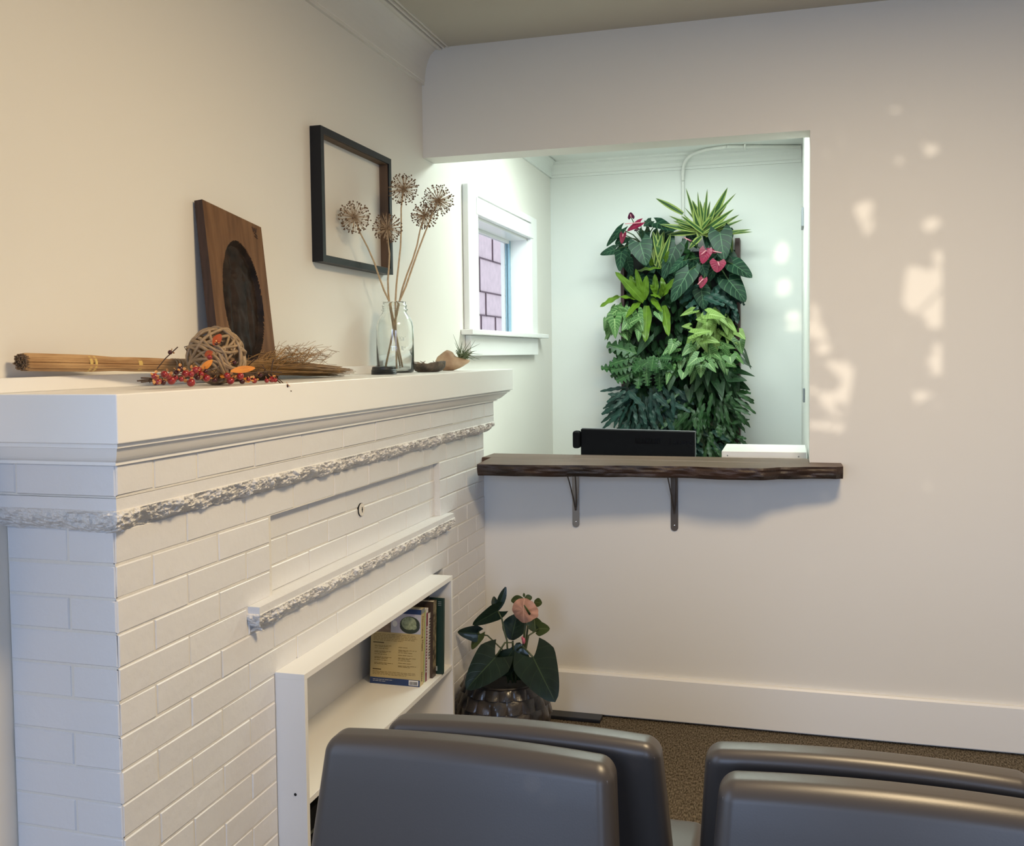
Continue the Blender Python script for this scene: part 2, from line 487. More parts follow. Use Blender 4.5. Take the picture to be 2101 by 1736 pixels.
# neighbouring cladding seen through the far window
nb = thing('neighbouring_wall', 'pinkish clad wall with dark joints seen outside through the small window', 'wall', (-3.0, 8.3, 0))
m = MB(); m.box(-3.2, -3.0, 5.0, 16.0, 0, 4.2); m.build('cladding', PINKW, nb)
m = MB()
def jn(y0, y1, z0, z1): m.box(-3.0, -2.99, y0, y1, z0, z1)
_r7 = random.Random(3)
zz = 1.1
for k in range(9):
    h = _r7.choice((.16, .24, .34))
    jn(5.2, 15.8, zz, zz + .014)
    y = 5.4 + _r7.random() * .6
    while y < 15.6:
        jn(y, y + .022, zz, zz + h); y += _r7.choice((.5, .8, 1.1))
    zz += h
m.build('joint', PINKL, nb)

# ------------------------------------------------------------------ fireplace
fp = thing('fireplace', 'white painted brick fireplace with deep mantel along the left wall', 'fireplace', (-1.36, 2.7, 0))
ZJ = [1.172 - .0672 * i for i in range(18)]      # horizontal joints below the band
FBY0, FBY1, FBZ = 2.127, 3.36, 0.712            # fire opening
RZ0, RZ1, RY0, RY1 = 0.905, 1.105, 2.118, 3.335   # recessed panel


def brick(m, plane, a0, a1, z0, z1, off, jit, rnd):
    """one painted brick, proud of the mortar; plane 'x': front face, a = y; plane 'y': side face, a = x"""
    g = 0.0022; e = 0.0022
    o = off + rnd.uniform(-jit, jit); t1 = rnd.uniform(-jit, jit) * .8; t2 = rnd.uniform(-jit, jit) * .8
    a0 += g; a1 -= g; z0 += g; z1 -= g * .8
    z0 += rnd.uniform(-.001, .001); z1 += rnd.uniform(-.001, .001)
    vs = []
    for ins, dep in ((0, -0.006), (0, -e), (e, 0)):
        for (sa, sz) in ((0, 0), (1, 0), (1, 1), (0, 1)):
            a = (a0 + ins) if sa == 0 else (a1 - ins)
            z = (z0 + ins) if sz == 0 else (z1 - ins)
            d = o + dep + (t1 * (sa * 2 - 1) + t2 * (sz * 2 - 1)) * (0 if dep < -.005 else 1)
            vs.append(V((d, a, z)) if plane == 'x' else V((a, -d, z)))
    fs = []
    for k in range(2):
        for i in range(4):
            j = (i + 1) % 4
            q = (k * 4 + i, k * 4 + j, k * 4 + 4 + j, k * 4 + 4 + i)
            fs.append(q)
    fs.append((8, 9, 10, 11))
    m.add(vs, fs)


rb = random.Random(11)
m = MB(); mm = MB()
# mortar core
mm.box(XL + .001, XF - .003, YN + .003, YB - .001, 0, RZ0 - .0, 0) if False else None
def core(y0, y1, z0, z1, x1=XF - .0022): mm.box(XL + .001, x1, y0, y1, z0, z1)
core(YN + .0022, FBY0, 0, 1.172); core(FBY1, YB - .001, 0, 1.172)
core(FBY0, FBY1, FBZ, RZ0); core(FBY0, FBY1, RZ1, 1.172)
core(FBY0, RY0 + .01, RZ0, RZ1) if FBY0 < RY0 else None
core(RY1, FBY1, RZ0, RZ1); core(FBY0, RY1, RZ0, RZ1, XF - .024)
core(YN + .0022 - .03 , 3.930, 1.2392, 1.302, XF + .0278)
mm.box(XL + .001, XF - .0022, YN + .0022, YB - .001, 1.172, 1.30)
core(FBY0, FBY1, 0, FBZ, XF - .245)
# front bricks
for i in range(17):
    zt, zb = ZJ[i], ZJ[i + 1]
    if zb < -0.03: break
    st = 1.544 if i % 2 == 0 else 1.544 + .116
    ys = [YN]; y = st + (.232 if i % 2 == 0 else 0)
    while y < YB - .03: ys.append(y); y += .2335
    ys.append(YB)
    for a0, a1 in zip(ys, ys[1:]):
        segs = [(a0, a1, XF)]
        mid = (zt + zb) / 2
        if RZ0 < mid < RZ1:
            segs = []
            if a0 < RY0: segs.append((a0, min(a1, RY0), XF))
            if a1 > RY0 and a0 < RY1: segs.append((max(a0, RY0), min(a1, RY1), XF - .022))
            if a1 > RY1: segs.append((max(a0, RY1), a1, XF))
        elif zt < FBZ + .02:
            segs = []
            if a0 < FBY0: segs.append((a0, min(a1, FBY0), XF))
            if a1 > FBY1: segs.append((max(a0, FBY1), a1, XF))
        for s0, s1, off in segs:
            if s1 - s0 > .015: brick(m, 'x', s0, s1, max(zb, 0.0), zt, off, .0009, rb)
    # side face
    xs = [XL, -1.347, XF] if i % 2 == 0 else [XL, XF]
    for a0, a1 in zip(xs, xs[1:]): brick(m, 'y', a0, a1, max(zb, 0), zt, -YN, .0008, rb)
# upper bricks above the stone band
ys = [1.517, 1.631, 1.777, 2.006, 2.236, 2.478, 2.70, 2.93, 3.17, 3.41, 3.63, 3.80, 3.932]
for a0, a1 in zip(ys, ys[1:]): brick(m, 'x', a0, a1, 1.241, 1.303, XF + .03, .0008, rb)
for a0, a1 in ((XL, -1.437), (-1.437, XF + .03)): brick(m, 'y', a0, a1, 1.241, 1.303, -1.517, .0008, rb)
m.build('brickwork', BRICK, fp)
mm.build('mortar', MORTAR, fp)


def rough_ledge(path, z_top, z_line, z_bot, out, seed, name, end_caps=True, inner=XF - .02, depth_fn=None):
    """rock-faced stone course running along path of (x, y, nx, ny)"""
    m = MB()
    nz = 20
    rows = []
    for (x, y, nx, ny, s) in path:
        row = [(V((x, y, z_top)), 0), (V((x + 0, y, z_line)), 0)]
        for k in range(1, nz + 1):
            t = k / nz
            z = z_line + (z_bot - z_line) * t
            body = out * (1 - .95 * t ** 2.4) + .003
            n1 = noise.noise(V((s * 16 + seed, z * 20, seed))) * .010
            n2 = noise.noise(V((s * 45, z * 75, seed * 3))) * .0065
            n3 = noise.noise(V((s * 150, z * 200, seed * 5))) * .0055
            d = (n1 + n2 + n3 - .002) * min(1, t * 5) * (1 if t < 1 else .4)
            crack = 0
            rr = body + d - out
            zz = z + noise.noise(V((s * 30, z * 30, seed + 9))) * .006 * min(1, t * 2)
            row.append((V((x + nx * rr, y + ny * rr, zz)), 1))
        row.append((V((x - nx * .031, y - ny * .031, z_bot)), 0))
        rows.append(row)
    vs = [p for r in rows for (p, _) in r]
    nr = len(rows[0])
    fs = []
    for i in range(len(rows) - 1):
        for j in range(nr - 1):
            fs.append((i * nr + j, i * nr + j + 1, (i + 1) * nr + j + 1, (i + 1) * nr + j))
    m.add(vs, fs, 0)
    m.m = [1 if (k % (nr - 1)) < 1 else 0 for k in range(len(fs))]
    if end_caps:
        m.poly([p for p, _ in rows[0]][::-1]); m.poly([p for p, _ in rows[-1]])
    return m.build(name, [STONE, BRICK], fp)


# upper band: side, corner, front
o = .03
path = []
for i in range(70): path.append((XL + (XF + o - XL) * i / 70, YN - o, 0, -1, i * .0041))
path.append((XF + o, YN - o, .7, -.7, .30))
N = 720
for i in range(1, N + 1):
    y = YN - o + (3.928 - YN + o) * i / N
    path.append((XF + o, y, 1, 0, .3 + i * .00335))
rough_ledge(path, 1.239, 1.216, 1.172, o, 1.7, 'rock_faced_band')
# lower ledge under the recess
path = []
for i in range(7): path.append((XF - .005 + (o + .005) * i / 7, 2.012, 0, -1, i * .005))
path.append((XF + o, 2.012, .7, -.7, .05))
N = 430
for i in range(1, N + 1): path.append((XF + o, 2.012 + 1.396 * i / N, 1, 0, .06 + i * .00325))
for i in range(1, 5): path.append((XF + o - (o + .005) * i / 4, 3.408, 0, 1, 1.5 + i * .005))
rough_ledge(path, .9055, .889, .842, o, 5.3, 'rock_faced_ledge')
m = MB(); m.box(XF - .024, XF + o - .0002, 2.0122, 3.4078, .8892, .9055); m.build('ledge_top', BRICK, fp)

# cornice moulding and mantel shelf
def ring(ox, yn, yf, z): return [V((XL + .001, yn, z)), V((XF + ox, yn, z)), V((XF + ox, yf, z)), V((XL + .001, yf, z))]
lv = [(.036, .036, 3.960, 1.302), (.036, .036, 3.960, 1.308), (.040, .040, 3.985, 1.311)]
for k in range(7):
    t = k / 6
    lv.append((.042 + .013 * (t ** .8), .042 + .013 * (t ** .8), 3.99 + .08 * t, 1.312 + .024 * t))
lv += [(.060, .060, 4.085, 1.337), (.060, .060, 4.085, 1.3455)]
m = MB(); vs = []
for (ox, on_, yf, z) in lv: vs += ring(ox, YN - on_, yf, z)
fs = []
for k in range(len(lv) - 1):
    for i in range(4):
        j = (i + 1) % 4
        fs.append((k * 4 + i, k * 4 + j, k * 4 + 4 + j, k * 4 + 4 + i))
fs.append((0, 3, 2, 1)); fs.append(tuple(len(vs) - 4 + i for i in range(4)))
m.add(vs, fs); m.build('cornice', TRIM, fp)
m = MB(); m.rbox(V(((XL + .001 + XF + .0685) / 2, (1.478 + 4.10) / 2, (1.3455 + 1.437) / 2)), (XF + .0685 - XL - .001, 4.10 - 1.478, 1.437 - 1.3455), .0025, 2, 1)
m.build('mantel_shelf', TRIM, fp)
m = MB(); m.box(XL + .001, XL + .036, 1.40 + .085, 3.872, 1.437, 1.4665, ch=.002); m.build('back_strip', TRIM, fp)

# gas key plate in the recess
gk = MB(); cy_, cz_ = 2.694, 1.030
def disc(m, x0, x1, y, z, r0, n=28, mi=0):
    vs = [V((x, y + r0 * math.cos(2 * PI * k / n), z + r0 * math.sin(2 * PI * k / n))) for x in (x0, x1) for k in range(n)]
    fs = [(k, (k + 1) % n, n + (k + 1) % n, n + k) for k in range(n)] + [tuple(range(n, 2 * n))]
    m.add(vs, fs, mi)
disc(gk, XF - .024, XF - .0185, cy_, cz_, .0203, mi=1); disc(gk, XF - .024, XF - .0170, cy_, cz_, .0192, mi=0)
disc(gk, XF - .0170, XF - .0165, cy_ + .002, cz_, .0042, mi=1)
gk.box(XF - .0170, XF - .0164, cy_, cy_ + .004, cz_ - .009, cz_ + .008, 1)
gk.build('gas_key_plate', [BRASS, HOLE], fp)

# ------------------------------------------------------------------ bookcase standing in the fire opening
BX1, BX0, BY0, BY1, BZ = -1.158, -1.412, 2.133 - .0, 3.236, .7085
BY0 = 2.1295
bc = thing('bookcase', 'low white laminate bookcase set into the fireplace opening', 'bookcase', ((BX0 + BX1) / 2, (BY0 + BY1) / 2, 0))
T = .015
m = MB(); m.box(BX0, BX1, BY0, BY0 + T, 0, BZ - T, ch=.0006); m.build('side_panel', WHITE, bc)
m = MB(); m.box(BX0, BX1, BY1 - T, BY1, 0, BZ - T, ch=.0006); m.build('side_panel', WHITE, bc)
m = MB(); m.box(BX0, BX1, BY0, BY1, BZ - T, BZ, ch=.0006); m.build('top_panel', WHITE, bc)
ZS, ZS2 = .387, .075
for z in (ZS, ZS2):
    m = MB(); m.box(BX0, BX1 - .001, BY0 + T, BY1 - T, z - T, z, ch=.0006); m.build('shelf', WHITE, bc)
m = MB(); m.box(BX0 - .006, BX0, BY0, BY1, .03, BZ); m.build('back_panel', WHITE, bc)
m = MB(); disc_y = BY0 - .0006
m.lathe((0, 0, 0), [(0, 0), (.004, 0)], 12)
m.v = [V((-1.19 + p.x, disc_y, .40 + p.y)) for p in m.v]
m.build('screw_hole', HOLE, bc)

# ------------------------------------------------------------------ books
PAGES = M('book_pages', (0.72, 0.68, 0.58), 0.8, 0.4, 200, stretch=(1, 1, .05))


def book(label, x1, y0, th, w, h, cols, lean=0.0, xw=None):
    """upright book, spine towards the room (+x); y0 near cover, th thickness"""
    t = thing('book', label, 'book', (x1 - w / 2, y0 + th / 2, ZS))
    cm = M('book_cover', cols, 0.35, 0.03, 60)
    sh = lambda p: V((p[0], p[1] + (p[2] - ZS) * lean, p[2]))
    m = MB(); e = .0015
    m.box(x1 - w, x1, y0, y0 + e, ZS + .0005, ZS + h); m.box(x1 - w, x1, y0 + th - e, y0 + th, ZS + .0005, ZS + h)
    m.box(x1 - e, x1, y0 + e, y0 + th - e, ZS + .0005, ZS + h)
    m.v = [sh(p) for p in m.v]; m.build('cover', cm, t)
    m = MB(); m.box(x1 - w + .004, x1 - e, y0 + e, y0 + th - e, ZS + .003, ZS + h - .003)
    m.v = [sh(p) for p in m.v]; m.build('pages', PAGES, t)
    return t, sh


YEL = (0.50, 0.395, 0.195)
yb, ysh = book('thick yellow and blue cookbook showing a bowl photo, nearest book of the row', -1.187, 2.974, .033, .182, .256, YEL, .10)
# printed back cover (faces the viewer) : u across from the fore edge to the spine, v up
NAVY = M('navy_print', (0.018, 0.045, 0.15), 0.35)
PRW = M('white_print', (0.75, 0.75, 0.75), 0.4)
PHB = M('pale_blue_photo_ground', (0.42, 0.46, 0.52), 0.4, vcol=(0.55, 0.5, 0.62), vscale=30)
PHD = M('brown_photo_ground', (0.12, 0.08, 0.055), 0.4, vcol=(0.3, 0.22, 0.17), vscale=30)
BWL = M('dark_green_bowl_print', (0.03, 0.045, 0.035), 0.4)
ICE = M('pale_green_scoop_print', (0.36, 0.42, 0.28), 0.4, vcol=(0.2, 0.25, 0.16), vscale=120)
INK = M('brown_ink', (0.07, 0.045, 0.015), 0.5)
INKL = M('faded_ink', (0.20, 0.14, 0.045), 0.5)
m = MB()
U0, W_, H_ = -1.187 - .182, .182, .256
def cp(u, v, d): return ysh(V((U0 + u * W_, 2.974 - d, ZS + v * H_)))
def rect(u0, u1, v0, v1, mi, d=.0003): m.poly([cp(u0, v0, d), cp(u1, v0, d), cp(u1, v1, d), cp(u0, v1, d)], mi)
def ell(cu, cv, ru, rv, mi, d, a0=0, a1=2 * PI, n=20):
    m.poly([cp(cu + ru * math.cos(a0 + (a1 - a0) * k / n), cv + rv * math.sin(a0 + (a1 - a0) * k / n), d) for k in range(n + 1)], mi)
rect(0, 1, 0, .085, 0); rect(0, 1, .935, 1, 0)
rect(.40, 1, .68, .935, 2); rect(0, .40, .68, .935, 3)
ell(.78, .80, .20, .105, 4, .0006); ell(.78, .78, .20, .10, 4, .0007, PI, 2 * PI)
ell(.76, .815, .15, .085, 5, .0008); ell(.86, .77, .06, .035, 5, .0009)
ell(.48, .80, .05, .04, 1, .0005)
rq = random.Random(5)
def lines(u0, u1, v, n, gap, mi=7, hh=.006):
    for k in range(n):
        uu = u0
        end = u1 - (rq.uniform(.15, .5) * (u1 - u0) if k == n - 1 else rq.uniform(0, .05))
        while uu < end:
            w = rq.uniform(.03, .09); rect(uu, min(uu + w, end), v - k * gap - hh, v - k * gap, mi, .0004); uu += w + .012
lines(.05, .93, .655, 5, .02)
rect(.05, .27, .535, .547, 6, .0004)
v = .505
for k in range(7): lines(.08, .46, v, 2 if k % 2 == 0 else 1, .014); v -= .038
v = .495
for k in range(8): lines(.56, .95, v, 2 if k % 3 == 1 else 1, .014); v -= .034
rect(.05, .22, .185, .196, 6, .0004)
lines(.05, .93, .165, 3, .018)
lines(.06, .46, .06, 2, .02, 1, .004)
rect(.78, .97, .012, .078, 1, .0004)
uu = .80
while uu < .95:
    w = rq.choice((.004, .007, .011)); rect(uu, uu + w, .02, .062, 8, .0006); uu += w + rq.choice((.004, .008))
m.build('back_cover_print', [NAVY, PRW, PHB, PHD, BWL, ICE, INK, INKL, HOLE], yb)
m = MB()
def sp(q, v, d=.0004): return ysh(V((-1.187 + d, 2.974 + q * .033, ZS + v * H_)))
m.poly([sp(0, .94), sp(1, .94), sp(1, 1), sp(0, 1)], 0)
m.build('spine_band', [GREYP], yb)
text_part('spine_title', 'Nourishing Meals', .017, ysh(V((-1.187 + .0005, 2.974 + .011, ZS + .232))), (0, -.1, -1), (0, 1, -.1), INK, yb, .0001, sx=.98)
m = MB()
for q_ in (0, 1, 2, 3, 4):
    z_ = ZS + .014 + q_ * .0065
    m.poly([ysh(V((-1.1865, y_, zz_))) for y_, zz_ in ((2.987, z_), (2.9945, z_), (2.9945, z_ + .0045), (2.987, z_ + .0045))])
m.build('spine_small_print', INK, yb)

bk, sh = book('thin lime green book squeezed behind the yellow cookbook', -1.190, 3.0085, .014, .17, .243, (0.24, 0.34, 0.05), .10)
bk, sh = book('slim white book with a dark red spine panel', -1.188, 3.0235, .020, .175, .246, (0.62, 0.6, 0.58), .10)
m = MB(); m.poly([sh(V((-1.1876, y, z))) for y, z in ((3.0255, ZS), (3.041, ZS), (3.041, ZS + .232), (3.0255, ZS + .232))]); m.build('spine_panel', M('dark_red_print', (0.17, 0.022, 0.035), .4), bk)
m = MB()
for k in range(16): 
    z = ZS + .03 + k * .010
    m.poly([sh(V((-1.1872, y, zz_))) for y, zz_ in ((3.030, z), (3.0365, z), (3.0365, z + .006), (3.030, z + .006))])
m.build('spine_lettering', PRW, bk)
bk, sh = book('white spined book with tall black lettering', -1.186, 3.0445, .020, .165, .226, (0.66, 0.62, 0.58), .10)
m = MB()
for k in range(15):
    z = ZS + .07 + k * .0095
    m.poly([sh(V((-1.1856, y, zz_))) for y, zz_ in ((3.049, z), (3.0605, z), (3.0605, z + .0045), (3.049, z + .0045))])
    if k % 2: m.poly([sh(V((-1.1855, y, zz_))) for y, zz_ in ((3.049, z + .003), (3.0515, z + .003), (3.0515, z + .0095), (3.049, z + .0095))])
m.build('spine_lettering', M('black_ink', (0.04, 0.035, 0.03), .5), bk)
bk, sh = book('thick book with a mottled brown and green photographic spine', -1.176, 3.066, .033, .19, .262, (0.055, 0.035, 0.024), .07)
m = MB(); m.poly([sh(V((-1.1756, y, z))) for y, z in ((3.067, ZS + .03), (3.098, ZS + .03), (3.098, ZS + .262), (3.067, ZS + .262))])
m.build('spine_photo', M('mottled_photo', (0.26, 0.21, 0.12), .4, vcol=(0.045, 0.03, 0.022), vscale=70), bk)
bk, sh = book('thin black book sticking up between the mottled book and the green one', -1.205, 3.101, .010, .18, .272, (0.012, 0.013, 0.014), .06)
bk, sh = book('tall dark green hardcover, last of the row by the bookcase side', -1.155, 3.113, .012, .20, .262, (0.012, 0.035, 0.026), .075)
m = MB(); m.box(-1.186, -1.176, 3.1118, 3.1128, ZS + .012, ZS + .028); m.v = [sh(p) for p in m.v]; m.build('barcode_label', M('pale_label', (0.45, 0.5, 0.52), .5), bk)
m = MB()
for k in range(3): m.box(-1.176, -1.164, 3.1118, 3.1128, ZS + .25 - k * .006, ZS + .2525 - k * .006)
m.v = [sh(p) for p in m.v]; m.build('cover_lettering', M('grey_print', (0.16, 0.2, 0.19), .5), bk)

mg = thing('magazine', 'thin pale magazine with a lettered spine standing against the left side of the bookcase', 'magazine', (-1.28, 2.155, ZS))
m = MB(); m.box(-1.385, -1.180, 2.1455, 2.151, ZS + .0005, ZS + .262); m.build('pages', M('yellowed_pages', (0.40, 0.35, 0.30), .8, .3, 200), mg)
m = MB(); m.box(-1.387, -1.1795, 2.1512, 2.1580, ZS + .0005, ZS + .264); m.build('cover', M('magazine_cover', (0.66, 0.62, 0.56), .4), mg)
m = MB()
for k in range(24):
    z = ZS + .08 + k * .0072 + (.006 if k > 15 else 0)
    if k in (15,): continue
    m.box(-1.1796, -1.1790, 2.1522, 2.1570, z, z + .0038)
m.box(-1.1796, -1.1790, 2.1522, 2.1570, ZS + .247, ZS + .257)
m.build('spine_lettering', BLACK, mg)
GRB = M('grey_green_box', (0.10, 0.11, 0.09), .5)
for k, (z0, z1, mt, lb) in enumerate(((.0755, .14, BLACK, 'black folder at the bottom of the stack in the lower bookcase bay'), (.1405, .185, GRB, 'grey green folder on the lowest black folder in the lower bay'),
                                     (.1855, .245, BLACK, 'black folder in the middle of the stack in the lower bay'), (.2455, .262, GRB, 'thin grey green magazine in the lower bay stack'),
                                     (.2625, .32, BLACK, 'black folder on top of the stack in the lower bookcase bay'))):
    m = MB(); m.box(-1.40, -1.195 - (k % 2) * .008, 2.147, 2.40 - .01 * k, z0, z1, ch=.002)
    tag(m.build('folder', mt), lb, 'folder', 'folders stacked in the lower bookcase bay')

# ------------------------------------------------------------------ counter: sill board and live edge slab
CT = 1.070
m = MB(); m.box(-1.2375, OPR - .001, 3.846, 4.012, 1.0205, CT, ch=.003)
tag(m.build('sill_board', SLABT), 'dark wooden sill board across the bottom of the service opening', 'counter')
sl = thing('counter_shelf', 'thick live-edge dark wood slab shelf under the service opening', 'shelf', (-.5, 3.72, 1.024))
ctrl = [(-1.176, 3.592), (-.97, 3.600), (-.75, 3.625), (-.565, 3.649), (-.383, 3.665), (-.2, 3.642), (-.095, 3.645), (-.014, 3.695), (.1, 3.725), (.168, 3.738), (.2, 3.76)]
def yfront(x):
    for (x0, y0), (x1, y1) in zip(ctrl, ctrl[1:]):
        if x <= x1:
            t = (x - x0) / (x1 - x0); t = t * t * (3 - 2 * t); return y0 + (y1 - y0) * t
    return ctrl[-1][1]
m = MB(); N = 160; vs = []; fs = []; mi = []
nr = 9
for i in range(N + 1):
    x = -1.176 + 1.376 * i / N
    yf = yfront(x) + .003 * noise.noise(V((x * 9, 0, 0)))
    yb_ = 3.8445
    if x > .083: yb_ = 3.8445
    wob = .0045 * noise.noise(V((x * 6, 4, 0)))
    vs.append(V((x - (.02 if i == 0 else 0) * 1.0, yb_, CT))); vs.append(V((x, yf, CT + wob * .3)))
    for k in range(1, 6):
        t = k / 6
        vs.append(V((x, yf - .004 * math.sin(t * PI) + .006 * noise.noise(V((x * 14, t * 4, 2))) + t * .006, CT - .046 * t)))
    vs.append(V((x, yf + .010, CT - .046 + wob))); vs.append(V((x, yb_, CT - .046)))
for i in range(N):
    for j in range(nr - 1):
        fs.append((i * nr + j, i * nr + j + 1, (i + 1) * nr + j + 1, (i + 1) * nr + j)); mi.append(0 if j == 0 else 1)
    fs.append((i * nr + nr - 1, i * nr, (i + 1) * nr, (i + 1) * nr + nr - 1)); mi.append(1)
m.add(vs, fs); m.m = mi
m.poly([vs[j] for j in range(nr)][::-1], 1); m.poly([vs[N * nr + j] for j in range(nr)], 1)
m.build('slab', [SLABT, SLABE], sl)
# the slab end beyond the opening reaches the wall
m = MB(); m.box(.084, .1985, 3.8448, YB - .0005, CT - .046, CT); m.build('slab_end', [SLABT], sl)


def bracket(xc, label, mat, matd):
    t = thing('shelf_bracket', label, 'bracket', (xc, YB, .78), 'metal brackets under the counter shelf')
    y1 = YB - .0005; w = .0145
    zt = CT - .0465
    m = MB()
    loop = [V((xc - w, y1, zt))] + [V((xc + w * math.cos(a), y1, .797 + w * math.sin(a))) for a in [PI + PI * k / 8 for k in range(9)]] + [V((xc + w, y1, zt))]
    m.prism(loop, (0, -.004, 0)); m.build('wall_plate', mat, t)
    m = MB(); m.box(xc - w, xc + w, 3.760, YB - .001, zt - .004, zt, ch=.0008)
    for sx in (-1, 1):
        for yy in (3.775, 3.84):
            m.lathe((xc + sx * (w + .003), yy, zt - .005), [(.0, 0), (.006, 0), (.006, .004)], 10)
    m.build('top_plate', matd, t)
    pts = [V((xc, 3.775 + .085 * (1 - (1 - k / 12) ** 1.5) + .008, zt - .004 - (zt - .004 - .853) * (k / 12))) for k in range(13)]
    m = MB()
    for p, q in zip(pts, pts[1:]):
        f0 = (p.z - .853) / (zt - .853); f1 = (q.z - .853) / (zt - .853)
        for a, fa, bb, fb in ((p, f0, q, f1),):
            wa, wb = .0035 + .0165 * fa, .0035 + .0165 * fb
            for s in (-1, 1):
                m.add([a + V((s * wa, 0, 0)), a + V((s * (wa - .0045), 0, 0)), bb + V((s * (wb - .0045), 0, 0)), bb + V((s * wb, 0, 0)),
                       a + V((s * wa, .004, 0)), a + V((s * (wa - .0045), .004, 0)), bb + V((s * (wb - .0045), .004, 0)), bb + V((s * wb, .004, 0))],
                      [(0, 1, 2, 3), (7, 6, 5, 4), (0, 3, 7, 4), (1, 5, 6, 2), (0, 4, 5, 1), (3, 2, 6, 7)])
    m.build('brace', matd, t)
    m = MB(); m.ball((xc, YB - .0048, .806), .0036, 10, sc=(1, .5, 1)); m.build('screw', SCREW, t)


bracket(-.841, 'grey metal shelf bracket nearer the fireplace', STEEL, STEELD)
bracket(-.436, 'darker grey metal shelf bracket nearer the middle of the wall', STEELD, STEELD)

# ------------------------------------------------------------------ behind the counter
dk = thing('desk', 'white desk behind the service opening, hidden below the counter', 'desk', (-.6, 4.5, 0))
m = MB(); m.box(-1.40, .075, 4.03, 4.85, .72, .75, ch=.003); m.build('desk_top', WHITE, dk)
for x, y in ((-1.36, 4.08), (.03, 4.08), (-1.36, 4.80), (.03, 4.80)):
    m = MB(); m.box(x - .02, x + .02, y - .02, y + .02, 0, .72); m.build('leg', WHITE, dk)
mo = thing('computer_monitor', 'black computer monitor seen from behind over the wooden counter', 'monitor', (-.65, 4.33, .75))
def mslope(p): return V((p.x, p.y, p.z + (-.0045 * (p.x / .26))))
m = MB(); m.rbox(V((-.652, 4.322, .990)), (.516, .032, .325), .006, 2, 1, fn=mslope); m.build('housing', BLACK, mo)
m = MB(); m.rbox(V((-.652, 4.341, .990)), (.518, .006, .329), .002, 1, 1, fn=mslope); m.build('screen_bezel', GREYP, mo)
m = MB(); m.rbox(V((-.928, 4.312, 1.108)), (.034, .05, .080), .012, 3, 1); m.build('side_camera', BLACK, mo)
m = MB(); m.box(-.70, -.60, 4.345, 4.36, .76, .90); m.box(-.77, -.53, 4.25, 4.45, .7505, .762); m.build('stand', BLACK, mo)
text_part('maker_lettering', 'Lenovo', .036, (-.508, 4.3056, 1.092), (1, 0, 0), (0, 0, 1), BLACKG, mo, .0004)
m = MB()
for k in range(22): m.box(-.66 + k * .0052, -.6575 + k * .0052, 4.3052, 4.3062, 1.092, 1.118)
m.build('vent_slots', BLACKG, mo)
wb_ = thing('storage_box', 'white lidded box on the desk beside the right edge of the opening', 'box', (-.10, 4.26, .7505))
m = MB(); m.box(-.262, .074, 4.10, 4.42, .7505, 1.055, ch=.003); m.build('box_body', WHITE, wb_)
m = MB(); m.box(-.264, .076, 4.097, 4.424, 1.056, 1.0865, ch=.002); m.build('lid', WHITE, wb_)
for x in (-.24, .045):
    m = MB(); m.ball((x, 4.0968, 1.068), .003, 8, sc=(1, .4, 1)); m.build('rivet', GREYP, wb_)
# wall switch and small sign on the right side wall of the far room
m = MB(); m.box(OPR - .008, OPR + .0015, 5.00, 5.09, 1.245, 1.315, ch=.002); tag(m.build('wall_switch', GREYP), 'small grey switch on the right side wall behind the counter', 'switch')
m = MB(); m.box(OPR - .010, OPR + .0015, 5.42, 5.60, 2.17, 2.27, ch=.002); tag(m.build('wall_sign', GREYP), 'small dark plate high on the right side wall behind the counter', 'sign')
# conduit
cd = thing('conduit', 'white painted conduit bending from the far wall to the ceiling above the plants', 'pipe', (-.63, YR - .02, 1.5))
ztc = 2.735
pts = [V((-.632, YR - .012, .9)), V((-.632, YR - .012, 2.50)), V((-.632, YR - .014, 2.58)), V((-.628, YR - .035, 2.645)), V((-.610, YR - .07, 2.690)), V((-.575, YR - .10, 2.718)), V((-.52, YR - .14, 2.728)), V((-.46, YR - .18, 2.730)), V((-.35, YR - .22, 2.731))]
m = MB()
sm = []
for i in range(len(pts) - 1):
    p0, p1, p2, p3 = pts[max(i - 1, 0)], pts[i], pts[i + 1], pts[min(i + 2, len(pts) - 1)]
    for k in range(6):
        t = k / 6
        sm.append(.5 * ((2 * p1) + (p2 - p0) * t + (2 * p0 - 5 * p1 + 4 * p2 - p3) * t * t + (3 * p1 - p0 - 3 * p2 + p3) * t ** 3))
sm.append(pts[-1])
m.tube(sm, .010, 10); m.build('pipe', CONDM, cd, smooth=True)
m = MB()
fl = [V((-.35, YR - .22, 2.731)) + (V((.075, YR - .08, 2.729)) - V((-.35, YR - .22, 2.731))) * (k / 120) + V((0, .0, 0)) for k in range(121)]
m.tube(fl, [.0105 + (.0015 if k % 2 else -.001) for k in range(121)], 10); m.build('flexible_pipe', CONDM, cd, smooth=True)
m = MB(); m.rbox(V((-.245, YR - .185, 2.729)), (.012, .05, .026), .002, 1); m.build('clip', CONDM, cd)

